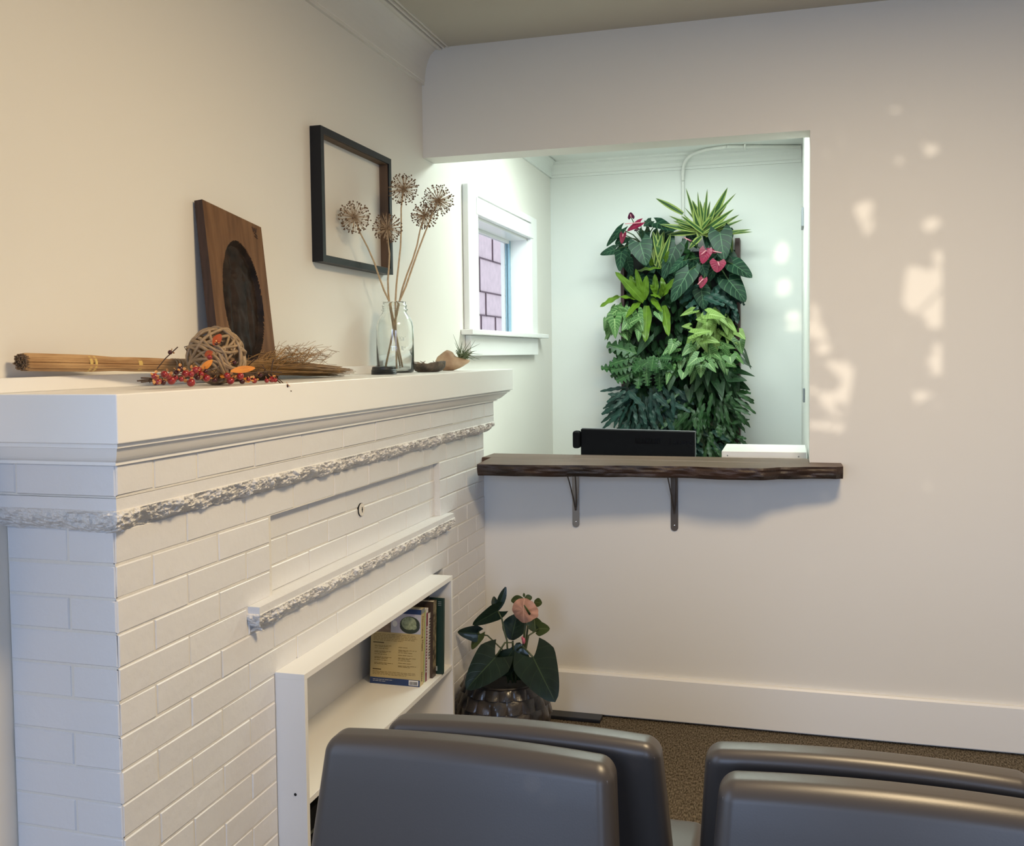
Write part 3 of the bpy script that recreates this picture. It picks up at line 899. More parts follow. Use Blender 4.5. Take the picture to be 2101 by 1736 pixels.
# ------------------------------------------------------------------ black framed shadow box on the left wall
fr = thing('picture_frame', 'empty square black frame hanging on the left wall above the mantel', 'picture frame', (XL, 3.147, 1.811))
fy0, fy1, fz0, fz1, fd, fw = 2.858, 3.436, 1.811, 2.250, .040, .022
m = MB()
for (a, b_, c_, d_) in ((fy0, fy1, fz1 - fw, fz1), (fy0, fy1, fz0, fz0 + fw), (fy0, fy0 + fw, fz0 + fw, fz1 - fw), (fy1 - fw, fy1, fz0 + fw, fz1 - fw)):
    m.box(XL + .001, XL + fd, a, b_, c_, d_)
m.build('frame', BLACKF, fr)
m = MB()
m.box(XL + .001, XL + fd - .006, fy1 - fw - .002, fy1 - fw, fz0 + fw, fz1 - fw); m.box(XL + .001, XL + fd - .006, fy0 + fw, fy0 + fw + .002, fz0 + fw, fz1 - fw)
m.box(XL + .001, XL + fd - .006, fy0 + fw, fy1 - fw, fz1 - fw - .002, fz1 - fw); m.box(XL + .001, XL + fd - .006, fy0 + fw, fy1 - fw, fz0 + fw, fz0 + fw + .002)
m.build('inner_edge', FRAMEIN, fr)

# ------------------------------------------------------------------ carved wooden board leaning on the wall
cb = thing('carved_board', 'brown wooden board with a dark carved oval owl hollow leaning on the wall', 'carved board', (-1.43, 2.347, 1.437))
bl0, br0 = V((-1.4155, 2.204, 1.4375)), V((-1.4155, 2.489, 1.4375))
tl0, tr0 = V((-1.4635, 2.204, 1.9135)), V((-1.4605, 2.489, 1.876))
nrm = ((br0 - bl0).cross(tl0 - bl0)).normalized()
if nrm.x < 0: nrm = -nrm
def bp(u, v, d=0): return (bl0 * (1 - u) + br0 * u) * (1 - v) + (tl0 * (1 - u) + tr0 * u) * v + nrm * d
def g2(x, y, cx, cy, sx, sy): return math.exp(-((x - cx) / sx) ** 2 - ((y - cy) / sy) ** 2)
def carve(u, v):
    e = ((u - .52) / .345) ** 2 + ((v - .475) / .365) ** 2
    if e >= 1: return 0, 0
    d = -.0155 * min(1, (1 - e) * 7)
    # raised figure: head, ear tufts, body, wings, feet
    h = .0105 * min(1, 1.5 * g2(u, v, .50, .615, .17, .095)) + .0098 * min(1, 1.4 * g2(u, v, .50, .42, .13, .17))
    h += .006 * g2(u, v, .36, .70, .035, .045) + .006 * g2(u, v, .66, .69, .03, .045)
    h += .006 * g2(u, v, .31, .40, .035, .15) + .006 * g2(u, v, .70, .40, .035, .15)
    h += .006 * g2(u, v, .44, .20, .035, .06) + .006 * g2(u, v, .58, .20, .035, .06)
    h -= .007 * g2(u, v, .41, .63, .035, .022) + .007 * g2(u, v, .58, .62, .035, .022)
    h -= .006 * g2(u, v, .27, .40, .02, .14) + .0055 * g2(u, v, .64, .40, .016, .13) + .005 * g2(u, v, .375, .40, .016, .11)
    h += .004 * g2(u, v, .495, .585, .012, .03)
    h += .0012 * noise.noise(V((u * 14, v * 22, 1))) * 2
    return d + min(h, .013), 1
m = MB(); NU, NV = 110, 170; vs = []; fs = []; mi = []
for j in range(NV + 1):
    for i in range(NU + 1):
        d, _ = carve(i / NU, j / NV); vs.append(bp(i / NU, j / NV, d))
for j in range(NV):
    for i in range(NU):
        a = j * (NU + 1) + i; fs.append((a, a + 1, a + NU + 2, a + NU + 1))
        mi.append(carve((i + .5) / NU, (j + .5) / NV)[1])
m.add(vs, fs); m.m = mi
th = -.028
q = [bp(0, 0), bp(1, 0), bp(1, 1), bp(0, 1)]; qb = [bp(0, 0, -.028), bp(1, 0, -.028), bp(1, 1, -.026), bp(0, 1, -.024)]
for i in range(4):
    j = (i + 1) % 4; m.poly([q[j], q[i], qb[i], qb[j]], 2)
m.poly(qb[::-1], 2)
m.build('board', [WOODB, WOODD, WOODE], cb)
m = MB()
for (u0, v0, u1, v1) in ((.82, .975, .84, .945), (.84, .945, .86, .972), (.86, .972, .88, .945), (.88, .945, .90, .975), (.85, .94, .90, .925), (.85, .92, .90, .91)):
    a, c2 = bp(u0, v0, .0003), bp(u1, v1, .0003)
    m.tube([a, c2], .0018, 5)
m.build('stamped_mark', WOODE, cb)

# ------------------------------------------------------------------ straw broom lying on the mantel
br = thing('straw_broom', 'straw hand broom lying along the mantel behind the red berries', 'broom', (-1.40, 2.2, 1.44))
ax = [V((-1.4600, 1.566, 1.497)), V((-1.4400, 1.75, 1.4915)), V((-1.4150, 1.95, 1.485)), V((-1.4000, 2.10, 1.481)), V((-1.3885, 2.28, 1.476)), V((-1.385, 2.45, 1.470)), V((-1.385, 2.65, 1.461)), V((-1.395, 2.85, 1.452))]
def axp(s):
    t = s * (len(ax) - 1); i = min(int(t), len(ax) - 2); t -= i
    p0, p1, p2, p3 = ax[max(i - 1, 0)], ax[i], ax[i + 1], ax[min(i + 2, len(ax) - 1)]
    return .5 * ((2 * p1) + (p2 - p0) * t + (2 * p0 - 5 * p1 + 4 * p2 - p3) * t * t + (3 * p1 - p0 - 3 * p2 + p3) * t ** 3)
rb2 = random.Random(21)
def brad(s):
    if s < .15: return .0170
    if s < .40: return .0150
    if s < .55: return .0150
    return .0150 + (s - .55) * .02
m = MB(); me_ = MB()
for k in range(150):
    an = rb2.random() * 2 * PI; rr = math.sqrt(rb2.uniform(.35, 1)) if k > 30 else rb2.random()
    s0 = rb2.uniform(0, .012)
    pts = []
    for j in range(14):
        s = s0 + (.56 - s0) * j / 13
        r = brad(s) * rr * (1 - .10 * math.exp(-((s - .165) / .02) ** 2) - .10 * math.exp(-((s - .30) / .02) ** 2))
        a2 = an + .25 * s
        pts.append(axp(s) + V((math.cos(a2) * r, 0, math.sin(a2) * r)))
    m.tube(pts, rb2.uniform(.0016, .0024), 5)
    me_.tube([pts[0] - V((0, rb2.uniform(.002, .006), 0)), pts[0] + V((0, .001, 0))], .0017, 5)
m.build('handle', STRAW, br); me_.build('handle_end', STRAWD, br)
m = MB()
for k in range(620):
    an = rb2.random() * 2 * PI; rr = math.sqrt(rb2.random())
    s1 = rb2.uniform(.80, 1.0) if k > 120 else rb2.uniform(.72, .95)
    up = 0
    wild = k < 110
    pts = []
    ph = rb2.random() * 6
    for j in range(9):
        s = .52 + (s1 - .52) * j / 8; f = j / 8
        w = .015 + .008 * f
        hgt = .0145 + .010 * f - (.022 * max(0, f - .6))
        p = axp(s) + V((math.cos(an) * rr * w * 1.6 * (1 + f * .6), 0, math.sin(an) * rr * hgt))
        if wild and f > .35:
            g_ = (f - .30)
            p += V((.01 * math.sin(ph + j), .012 * math.sin(ph * 2 + j), g_ * rb2.uniform(.04, .11) + .004 * math.sin(ph + 2 * j)))
        p.z = max(p.z, 1.4385)
        pts.append(p)
    m.tube(pts, .0006 if wild else .00085, 3, cap=False)
m.build('brush', BRUSH, br)
def s_at(u):
    lo, hi = 0.0, 1.0
    for _ in range(30):
        md = (lo + hi) / 2
        if proj_u(axp(md)) < u: lo = md
        else: hi = md
    return lo
for u_, wd in ((176, .008), (186, .007), (279, .012)):
    m = MB()
    sc_ = s_at(u_); c0 = axp(sc_); r = brad(sc_) * 1.06
    tng = (axp(sc_ + .01) - c0).normalized()
    a1 = tng.cross(V((0, 0, 1))).normalized(); a2 = tng.cross(a1)
    n = 24
    lp = [c0 + (a1 * math.cos(2 * PI * k / n) + a2 * math.sin(2 * PI * k / n)) * r for k in range(n)]
    vs = []
    for dy, rr in ((-wd / 2, .96), (-wd / 2 + .001, 1.0), (wd / 2 - .001, 1.0), (wd / 2, .96)):
        vs += [c0 + tng * dy + (p - c0) * rr for p in lp]
    m.add(vs, [(q * n + k, q * n + (k + 1) % n, (q + 1) * n + (k + 1) % n, (q + 1) * n + k) for q in range(3) for k in range(n)])
    m.build('straw_band', BAND, br)
for u_ in (352, 358, 364):
    m = MB()
    sc_ = s_at(u_); c0 = axp(sc_); r = brad(sc_) * 1.06; n = 20
    m.tube([c0 + V((math.cos(2 * PI * k / n) * r, .004 * math.sin(2 * PI * k / n), math.sin(2 * PI * k / n) * r)) for k in range(n)], .0014, 5, close=True)
    m.build('straw_tie', RATTAN, br)

# ------------------------------------------------------------------ rattan ball
rc = at(445, 733, 1.985); rc.z = 1.4385 + .0665
rbl = thing('rattan_ball', 'woven tan rattan ball resting on the mantel in front of the broom', 'ball', (rc.x, rc.y, 1.4385))
m = MB(); rr_ = random.Random(9)
for k in range(23):
    n0 = V((rr_.gauss(0, 1), rr_.gauss(0, 1), rr_.gauss(0, 1))).normalized()
    a = n0.orthogonal().normalized(); b2 = n0.cross(a); off = rr_.uniform(-.022, .022)
    R0 = .0635 + (k % 3 - 1) * .0022; ph = rr_.random() * 6
    pts = []
    for j in range(44):
        t = 2 * PI * j / 44
        w = off + .007 * math.sin(2 * t + ph) + .004 * math.sin(3 * t + ph * 2)
        rad = math.sqrt(max(.0001, R0 * R0 - w * w)) + .0022 * math.sin(5 * t + ph)
        pts.append(rc + (a * math.cos(t) + b2 * math.sin(t)) * rad + n0 * w)
    m.tube(pts, rr_.uniform(.0031, .0041), 7, close=True)
m.build('woven_cane', RATTAN, rbl, smooth=True)

# ------------------------------------------------------------------ leaf builder
def leaf(m, base, tip, width, kind='heart', nor=None, droop=.12, fold=.18, mi=0, twist=0.0, nt=12, ns=6, wav=0.0, seed=0):
    base, tip = V(base), V(tip)
    d = tip - base; L = d.length
    if L < 1e-6: return
    d.normalize()
    n = V(nor) if nor is not None else V((0, -1, .35))
    n = n - d * n.dot(d)
    if n.length < 1e-3: n = d.orthogonal()
    n.normalize()
    s = d.cross(n)
    if twist:
        n2 = n * math.cos(twist) + s * math.sin(twist); s = d.cross(n2); n = n2
    vs, uvs = [], []
    for i in range(nt + 1):
        t = i / nt
        if kind == 'heart':
            w = min(1.0, ((t + .10) / .33)) ** .55 * (max(0, 1 - t) ** .62) * 1.06
        elif kind == 'arrow':
            w = (min(1, (t + .06) / .18)) ** .7 * max(0, 1 - t) ** .9
        elif kind == 'strap':
            w = min(1, (t + .12) / .45) ** .8 * max(0, (1 - t)) ** .45
        elif kind == 'blade':
            w = (math.sin(PI * min(1, (t * .86 + .14))) ** .75) * (1 - .2 * t)
        elif kind == 'lobed':
            w = (math.sin(PI * min(1, t * .8 + .16)) ** .5) * (.30 + .70 * abs(math.sin(t * PI * 4.5 + .5)) ** 1.4)
        elif kind == 'fern':
            w = (math.sin(PI * min(1, t * .86 + .1)) ** .6) * (.8 + .2 * math.sin(t * PI * 7 + seed))
        else:
            w = math.sin(PI * (t * .92 + .04)) ** .8
        w *= width / 2
        for k in range(-ns // 2, ns // 2 + 1):
            q = k / (ns / 2)
            back = 0
            if kind == 'heart': back = .30 * L * abs(q) ** 1.3 * (1 - t) ** 2.4
            if kind == 'arrow': back = .42 * L * abs(q) ** 1.1 * (1 - t) ** 2.0
            if kind == 'lobed': back = -.14 * L * abs(q) * (1 - t)
            p = base + d * (t * L - back) + s * (q * w)
            z = -droop * L * t * t + fold * abs(q) * w + (-droop * .5 * abs(q) ** 2 * w)
            if wav: z += wav * math.sin(t * 17 + seed + q * 2) * abs(q)
            p += n * z
            vs.append(p); uvs.append((q, t))
    c_ = ns + 1; fs = []
    for i in range(nt):
        for k in range(ns):
            fs.append((i * c_ + k, i * c_ + k + 1, (i + 1) * c_ + k + 1, (i + 1) * c_ + k))
    m.add(vs, fs, mi, uvs)


# ------------------------------------------------------------------ red berry garland
gl = thing('berry_garland', 'twig garland of red berries and orange leaves lying on the front of the mantel', 'garland', (-1.25, 2.05, 1.437))
rg = random.Random(4)
def mt(u, v, y): return at(u, v, y)
m = MB()
main = [mt(305, 786, 1.72), mt(350, 784, 1.80), mt(400, 778, 1.88), mt(450, 778, 1.95), mt(500, 776, 2.03), mt(545, 772, 2.10), mt(570, 775, 2.13), mt(598, 800, 2.12)]
for p in main[:-2]: p.z = max(p.z, 1.441)
for j in range(5):
    off = V((rg.uniform(-.02, .012), rg.uniform(-.02, .02), rg.uniform(0, .012)))
    m.tube([p + off + V((rg.uniform(-.004, .004), 0, rg.uniform(0, .004))) for p in main[:-1 if j else None]], .0016, 5)
for k in range(26):
    i = rg.randrange(0, 6); p = main[i].lerp(main[i + 1], rg.random())
    q = p + V((rg.uniform(-.02, .02), rg.uniform(-.05, .05), rg.uniform(.0, .03))); q.z = max(q.z, 1.440)
    m.tube([p, p.lerp(q, .5) + V((0, 0, .004)), q], .0009, 4)
for pts in ([(322, 757, 1.76), (340, 735, 1.77), (365, 712, 1.78)], [(515, 740, 2.06), (525, 733, 2.06), (530, 736, 2.06)], [(556, 768, 2.12), (558, 752, 2.12), (561, 737, 2.12)], [(510, 750, 2.05), (518, 742, 2.05), (528, 735, 2.05)],
            [(430, 716, 1.97), (400, 706, 1.96), (378, 712, 1.95), (386, 724, 1.95)], [(570, 776, 2.13), (585, 790, 2.12), (598, 803, 2.115)]):
    m.tube([mt(*p) for p in pts], .0013, 5)
m.build('twig', TWIG, gl)
berries = [(317, 772, 7, 0), (325, 783, 7, 0), (337, 768, 8, 0), (352, 781, 9, 0), (335, 785, 6, 1), (345, 772, 7, 0), (362, 764, 6, 1), (370, 757, 7, 1), (380, 767, 8, 0), (392, 768, 7, 0), (392, 786, 9, 0), (400, 760, 8, 0),
           (408, 758, 6, 0), (412, 768, 7, 0), (422, 762, 6, 1), (424, 776, 8, 0), (430, 733, 6, 0), (466, 771, 7, 0), (473, 784, 8, 0), (493, 772, 8, 0), (497, 786, 6, 1), (481, 744, 5, 1), (522, 782, 6, 0), (547, 781, 5, 0),
           (558, 779, 7, 0), (565, 783, 5, 0), (349, 723, 5, 1), (587, 792, 5, 1), (444, 705, 4, 1), (360, 775, 6, 0), (372, 778, 6, 0), (440, 780, 6, 1), (510, 778, 5, 0), (534, 770, 5, 1), (319, 786, 5, 1), (405, 775, 6, 1)]
bproto = {}
for (u, v, r, dk_) in berries:
    y = 1.66 + (u - 300) * .00168 + rg.uniform(-.01, .01)
    if (u, v) == (349, 723): y = 1.775
    if (u, v) in ((430, 733), (444, 705)): y = 1.90
    if (u, v) == (587, 792): y = 2.10
    p = at(u, v, y); R_ = r * (y * .96 + .3) / F * 1.0
    if (u, v) not in ((349, 723), (587, 792), (430, 733), (444, 705)): p.z = max(p.z, 1.4385 + R_)
    key = dk_
    if key not in bproto:
        mb = MB(); mb.ball((0, 0, 0), 1.0, 12, sc=(1, 1, .92)); ob = mb.build('berry', BERRYD if dk_ else BERRY, None, smooth=True)
        hb = MB()
        for a_ in range(3):
            an = a_ * 2.1 + .4
            dirv = V((math.cos(an), math.sin(an), .15))
            leaf(hb, dirv * .5 + V((0, 0, .7)), dirv * 1.4 + V((0, 0, 1.1)), .95, 'oval', nor=(0, 0, 1), nt=5, ns=4)
        hk = hb.build('husk', HUSK, None); hk.parent = ob
        bproto[key] = (ob, hk); first = True
        bo, ho = ob, hk
    else:
        bo = bproto[key][0].copy(); COL.objects.link(bo); ho = bproto[key][1].copy(); COL.objects.link(ho); ho.parent = bo
    bo.parent = gl; bo.location = p - V(gl.location); bo.scale = (R_,) * 3
    bo.rotation_euler = (rg.uniform(-1.2, 1.2), rg.uniform(-1.2, 1.2), rg.uniform(0, 6))
for i, (b0, t0, w, mt_) in enumerate((((473, 762, 1.90), (524, 754, 1.95), .017, FLEAF), ((410, 762, 1.86), (436, 738, 1.885), .015, FLEAF), ((438, 708, 1.905), (453, 686, 1.905), .019, FLEAFR), ((420, 730, 1.90), (436, 722, 1.90), .016, FLEAFR), ((452, 768, 1.95), (462, 774, 1.95), .014, FLEAF), ((500, 776, 2.02), (512, 784, 2.02), .014, FLEAF))):
    m = MB(); leaf(m, at(*b0), at(*t0), w, 'oval', nor=(.7, -.7, .4), droop=.05, nt=8, ns=4); m.build('leaf', mt_, gl)

# ------------------------------------------------------------------ jar with dried flower heads
jc = V((-1.392, 3.30, 1.4375))
jr = .0690
jar = thing('glass_jar', 'tall clear glass canning jar holding dried flower stems on the mantel', 'jar', jc)
outer = [(.0, .0), (jr * .85, .0), (jr * .97, .004), (jr, .014), (jr, .150), (jr * .985, .172), (jr * .93, .190), (jr * .82, .206), (jr * .70, .217), (jr * .645, .224), (jr * .64, .229), (jr * .71, .231), (jr * .71, .234), (jr * .64, .236), (jr * .64, .245), (jr * .67, .246), (jr * .67, .249), (jr * .62, .251), (jr * .62, .262)]
th = .0035
inner = [(r - th if r > th else 0, z) for r, z in outer[3:]]
inner = [(0, .007), (jr * .8, .007), (jr - th - .003, .012)] + [(r - th, z) for r, z in outer[3:]]
inner[-1] = (jr * .62 - th, .262)
m = MB(); m.lathe(jc, outer + inner[::-1], 48); m.build('glass_body', JARG, jar, smooth=True)
for body, z in (('AT', .118), ('TRUP', .083)):
    cu = bpy.data.curves.new('emb', 'FONT'); cu.body = body; cu.size = .022; cu.extrude = .0016; cu.offset = .0006; cu.resolution_u = 2
    t_ = bpy.data.objects.new('emb', cu); COL.objects.link(t_); bpy.context.view_layer.update()
    me2 = bpy.data.meshes.new_from_object(t_.evaluated_get(bpy.context.evaluated_depsgraph_get())); bpy.data.objects.remove(t_)
    xs_ = [p.co.x for p in me2.vertices]; w_ = max(xs_)
    mb = MB()
    vs = []
    for p in me2.vertices:
        an = -PI / 2 + .95 - (w_ - p.co.x) / jr * 1.0
        rr = jr + .0006 + p.co.z
        vs.append(jc + V((rr * math.cos(an), rr * math.sin(an), z + p.co.y)))
    mb.add(vs, [tuple(p.vertices) for p in me2.polygons]); mb.build('embossed_lettering', JARG, jar)

heads = [((727, 446), 33, 3.06, (-.012, -.01), (.024, .010)), ((795, 468), 30, 3.20, (-.022, .006), (.006, .03)), ((828, 388), 31, 3.30, (.002, .004), (.016, -.028)), ((871, 442), 27, 3.33, (.012, .014), (-.038, -.008)), ((899, 411), 31, 3.35, (.018, -.006), (-.046, .014))]
labs = ['dried allium head leaning far left in the jar, in front of the empty frame', 'dried allium head on a straight stem crossing the right side of the frame', 'tallest dried allium head, standing upright in the jar',
        'smaller dried allium head just left of the rightmost one', 'rightmost dried allium head leaning over the mantel end']
ra = random.Random(2)
for ((u, v), rp, y, mo_, bo_), lb in zip(heads, labs):
    hc = at(u, v, y); R_ = rp * (y * .9616 + .37) / F * 1.0
    mouth = jc + V((mo_[0], mo_[1], .255)); foot = jc + V((bo_[0], bo_[1], .0095))
    t = thing('dried_flower', lb, 'dried flower', foot, 'dried flower heads in the jar')
    m = MB()
    d = (hc - mouth)
    pts = [foot, mouth] + [mouth + d * (k / 6) + V((.004 * math.sin(k * 1.1 + u), .003 * math.cos(k * 1.7), 0)) * (1 if k < 6 else 0) for k in range(1, 7)]
    m.tube(pts, [.0036, .0035, .0034, .0033, .0031, .0029, .0027, .0025], 8); m.build('stem', ALSTEM, t, smooth=True)
    m = MB(); m2 = MB()
    for k in range(130):
        z_ = 1 - 2 * (k + .5) / 130; an = k * 2.39996; q = math.sqrt(1 - z_ * z_)
        dr = V((q * math.cos(an), q * math.sin(an), z_)); dr = (dr + V((ra.uniform(-.15, .15), ra.uniform(-.15, .15), ra.uniform(-.15, .15)))).normalized()
        rad = R_ * ra.uniform(.86, 1.04)
        m.tube([hc + dr * .002, hc + dr * rad * .5 + V((0, 0, ra.uniform(-.001, .001))), hc + dr * rad], .00065, 4, cap=False, mi=1)
        p = hc + dr * rad
        for _ in range(3): m.ball(p + V((ra.uniform(-1, 1), ra.uniform(-1, 1), ra.uniform(-1, 1))) * .0016, ra.uniform(.0018, .0027), 5)
    m.ball(hc, .0042, 6)
    m.build('seed_head', [ALHEAD, ALSPOKE], t)

ld = thing('jar_lid', 'black ribbed screw lid lying on the mantel beside the jar', 'lid', (-1.345, 3.085, 1.437))
m = MB(); lr = .0435
m.lathe(ld.location, [(0, .0002), (lr, .0002), (lr + .001, .004), (lr - .001, .006), (lr + .001, .009), (lr - .001, .012), (lr + .0008, .0145), (lr - .002, .0170), (lr - .003, .0250), (lr - .006, .027), (0, .027)], 36)
m.build('lid_body', LIDM, ld)

sb = thing('shell_bowl', 'dark rough abalone shell lying open side up beside the jar', 'shell', (-1.345, 3.49, 1.437))
def shellfn(sc_, ins):
    def fn(r, z, an):
        w = 1 + .16 * math.cos(an) + .05 * math.sin(3 * an)
        return r * w + (0 if ins else .003 * noise.noise(V((math.cos(an) * 4, math.sin(an) * 4, z * 60))) ), z * (1 + .15 * math.cos(2 * an)) + (.004 * noise.noise(V((math.cos(an) * 3, math.sin(an) * 3, 3))) if z > .03 else 0)
    return fn
m = MB(); m.lathe(sb.location, [(0, .0005), (.039, .0005), (.053, .005), (.062, .018), (.066, .036), (.0635, .037)], 40, fn=shellfn(1, 0)); m.build('outer_shell', SHELLD, sb, smooth=True)
m = MB(); m.lathe(sb.location, [(.0635, .037), (.058, .020), (.047, .011), (0, .007)], 40, fn=shellfn(1, 1))
for k in range(7):
    an = k * .9; m.tube([V(sb.location) + V((.048 * math.cos(an), .044 * math.sin(an), .026)), V(sb.location) + V((.06 * math.cos(an + .5), .052 * math.sin(an + .5), .043))], [.004, .001], 5)
m.build('inner_shell', SHELLI, sb, smooth=True)

sr = thing('stone_planter', 'tan pointed stone holding a small air plant at the end of the mantel', 'planter', (-1.32, 3.80, 1.437))
m = MB()
c0 = V((-1.345, 3.76, 1.472))
vs = []; fs = []; n1, n2 = 18, 28
for i in range(n1 + 1):
    th_ = PI * i / n1
    for k in range(n2):
        an = 2 * PI * k / n2
        d = V((math.sin(th_) * math.cos(an), math.sin(th_) * math.sin(an), math.cos(th_)))
        along = d.x
        p = V((d.x * (.058 if d.x < 0 else .092), d.y * .045 * (1 - .35 * max(0, d.x)), d.z * .040 * (1 - .55 * max(0, d.x)) + .004 * max(0, d.x)))
        if d.x < .2 and d.z > 0: p.z *= 1.0 + .25 * math.exp(-((d.x + .15) / .4) ** 2)
        if d.x > .15 and d.z > .3: p.z -= .016 * (d.z - .3)
        p *= 1 + .10 * noise.noise(d * 1.7) + .04 * noise.noise(d * 5)
        q = c0 + p; q.z = max(q.z, 1.4378)
        vs.append(q)
for i in range(n1):
    for k in range(n2):
        fs.append((i * n2 + k, i * n2 + (k + 1) % n2, (i + 1) * n2 + (k + 1) % n2, (i + 1) * n2 + k))
m.add(vs, fs); m.build('stone', ROCK, sr, smooth=True)
tp = thing('air_plant', 'spiky green air plant growing in the tan stone on the mantel', 'plant', (-1.285, 3.77, 1.485))
m = MB(); rp = random.Random(6)
tips = [(930, 686), (933, 703), (938, 712), (944, 708), (950, 700), (957, 705), (966, 700), (975, 698), (985, 705), (990, 727), (984, 738), (975, 741), (968, 735), (955, 738), (946, 700), (961, 716), (978, 720), (940, 725), (970, 728), (952, 715), (987, 734), (947, 722)]
for (u, v) in tips:
    b0 = at(945 + rp.uniform(-5, 8), 733 + rp.uniform(-4, 3), 3.77 + rp.uniform(-.02, .02)); t0 = at(u, v, 3.77 + rp.uniform(-.05, .04))
    md = b0.lerp(t0, .5) + V((rp.uniform(-.004, .004), 0, rp.uniform(-.003, .008)))
    m.tube([b0, b0.lerp(md, .5) + V((0, 0, .002)), md, t0], [.0026, .002, .0014, .0003], 5)
for k in range(26):
    b0 = at(948 + rp.uniform(-6, 12), 734 + rp.uniform(-4, 3), 3.77 + rp.uniform(-.02, .02)); t0 = b0 + V((rp.uniform(-.03, .045), rp.uniform(-.03, .03), rp.uniform(0, .035)))
    m.tube([b0, b0.lerp(t0, .6) + V((0, 0, .004)), t0], [.0026, .0018, .0004], 5)
m.build('leaves', AIRP, tp)

# ------------------------------------------------------------------ potted anthurium on the floor
DKG = leafmat('dark_anthurium_leaf', (0.009, 0.022, 0.013), (0.04, 0.07, 0.03), 0.30, 5.0, 0.93, 0.028, coat=.3, trans=.04, latw=3)
DKG2 = leafmat('olive_young_leaf', (0.06, 0.085, 0.025), (0.12, 0.15, 0.06), 0.4, 5.0, 0.85, 0.05, trans=.1)
pc = V((-1.043, 3.475, 0))
pt = thing('planter_pot', 'dark glazed round ceramic pot with scalloped pattern on the floor in the corner', 'pot', pc)
def potfn(r, z, an):
    row = int(z / .046); a = an * 9 + (PI / 2 if row % 2 else 0)
    f = (z / .046) % 1
    dd = .010 * (abs(math.cos(a)) ** .7) * (1 - f) ** .8 - .003 + .004 * noise.noise(V((math.cos(an) * 5, math.sin(an) * 5, z * 30)))
    if z < .02 or z > .262 or r < .10: dd = 0
    return r + dd, z
prof = [(0, .001), (.120, .001)] + [(.120 + .058 * math.sin(min(1, k / 44) * PI * .5) ** .8 if k < 52 else .178 - .030 * ((k - 52) / 36) ** 1.6, .004 + k * .0030) for k in range(88)]
prof += [(.152, .270), (.148, .274), (.140, .270), (.138, .235), (0, .235)]
m = MB(); m.lathe(pc, prof, 180, fn=potfn); m.build('pot_body', POT, pt)
m = MB(); m.lathe(pc + V((0, 0, .236)), [(.0, .004), (.137, .001)], 30); m.build('soil', SOIL, pt)
pa = thing('potted_anthurium', 'dark leaved anthurium with one peach flower in the glazed pot', 'plant', pc + V((0, 0, .24)))
def z5(X, Y): return 920 + X / 5.6, 1190 + Y / 5.6
def PL(X, Y, y): u, v = z5(X, Y); return at(u, v, y)
LV = [((545, 885), (195, 1250), 430, 'heart', 3.36, 3.28, (.15, -1, .6), DKG, .18), ((975, 890), (1215, 1395), 500, 'heart', 3.36, 3.28, (-.05, -1, .55), DKG, .15),
      ((568, 355), (275, 525), 200, 'heart', 3.48, 3.46, (.3, -1, -.1), DKG, .1), ((330, 618), (105, 600), 190, 'heart', 3.50, 3.47, (.2, -1, .2), DKG, .12), ((360, 620), (262, 800), 150, 'heart', 3.50, 3.49, (-.3, -1, .2), DKG2, .1),
      ((720, 690), (790, 395), 250, 'oval', 3.56, 3.60, (0, -1, .1), DKG, .02), ((1040, 560), (1165, 560), 170, 'heart', 3.56, 3.55, (0, -1, .3), DKG2, .05), ((1000, 600), (985, 425), 170, 'oval', 3.57, 3.58, (0, -1, .1), DKG2, 0),
      ((860, 215), (715, 240), 90, 'oval', 3.50, 3.50, (0, -1, .3), DKG2, .2), ((875, 215), (960, 200), 70, 'oval', 3.50, 3.50, (0, -1, .3), DKG2, .1), ((985, 250), (1072, 268), 90, 'oval', 3.51, 3.50, (0, -1, .3), DKG2, .1),
      ((870, 200), (868, 150), 26, 'oval', 3.5, 3.5, (0, -1, .3), DKG2, 0), ((740, 800), (560, 1100), 240, 'oval', 3.42, 3.40, (0, -1, .3), DKG, .1), ((840, 740), (760, 1000), 220, 'oval', 3.45, 3.42, (.2, -1, .3), DKG, .1), ((800, 720), (860, 1150), 200, 'oval', 3.50, 3.46, (0, -1, .3), DKG, .1)]
px5 = 3.65 / F / 5.6
for (b0, t0, w, kd, y0, y1, nn, mt_, dr) in LV:
    m = MB(); leaf(m, PL(*b0, y0), PL(*t0, y1), w * px5 * 1.15, kd, nor=nn, droop=dr * .6, fold=.12, nt=14, ns=8)
    m.build('leaf', mt_, pa, smooth=True)
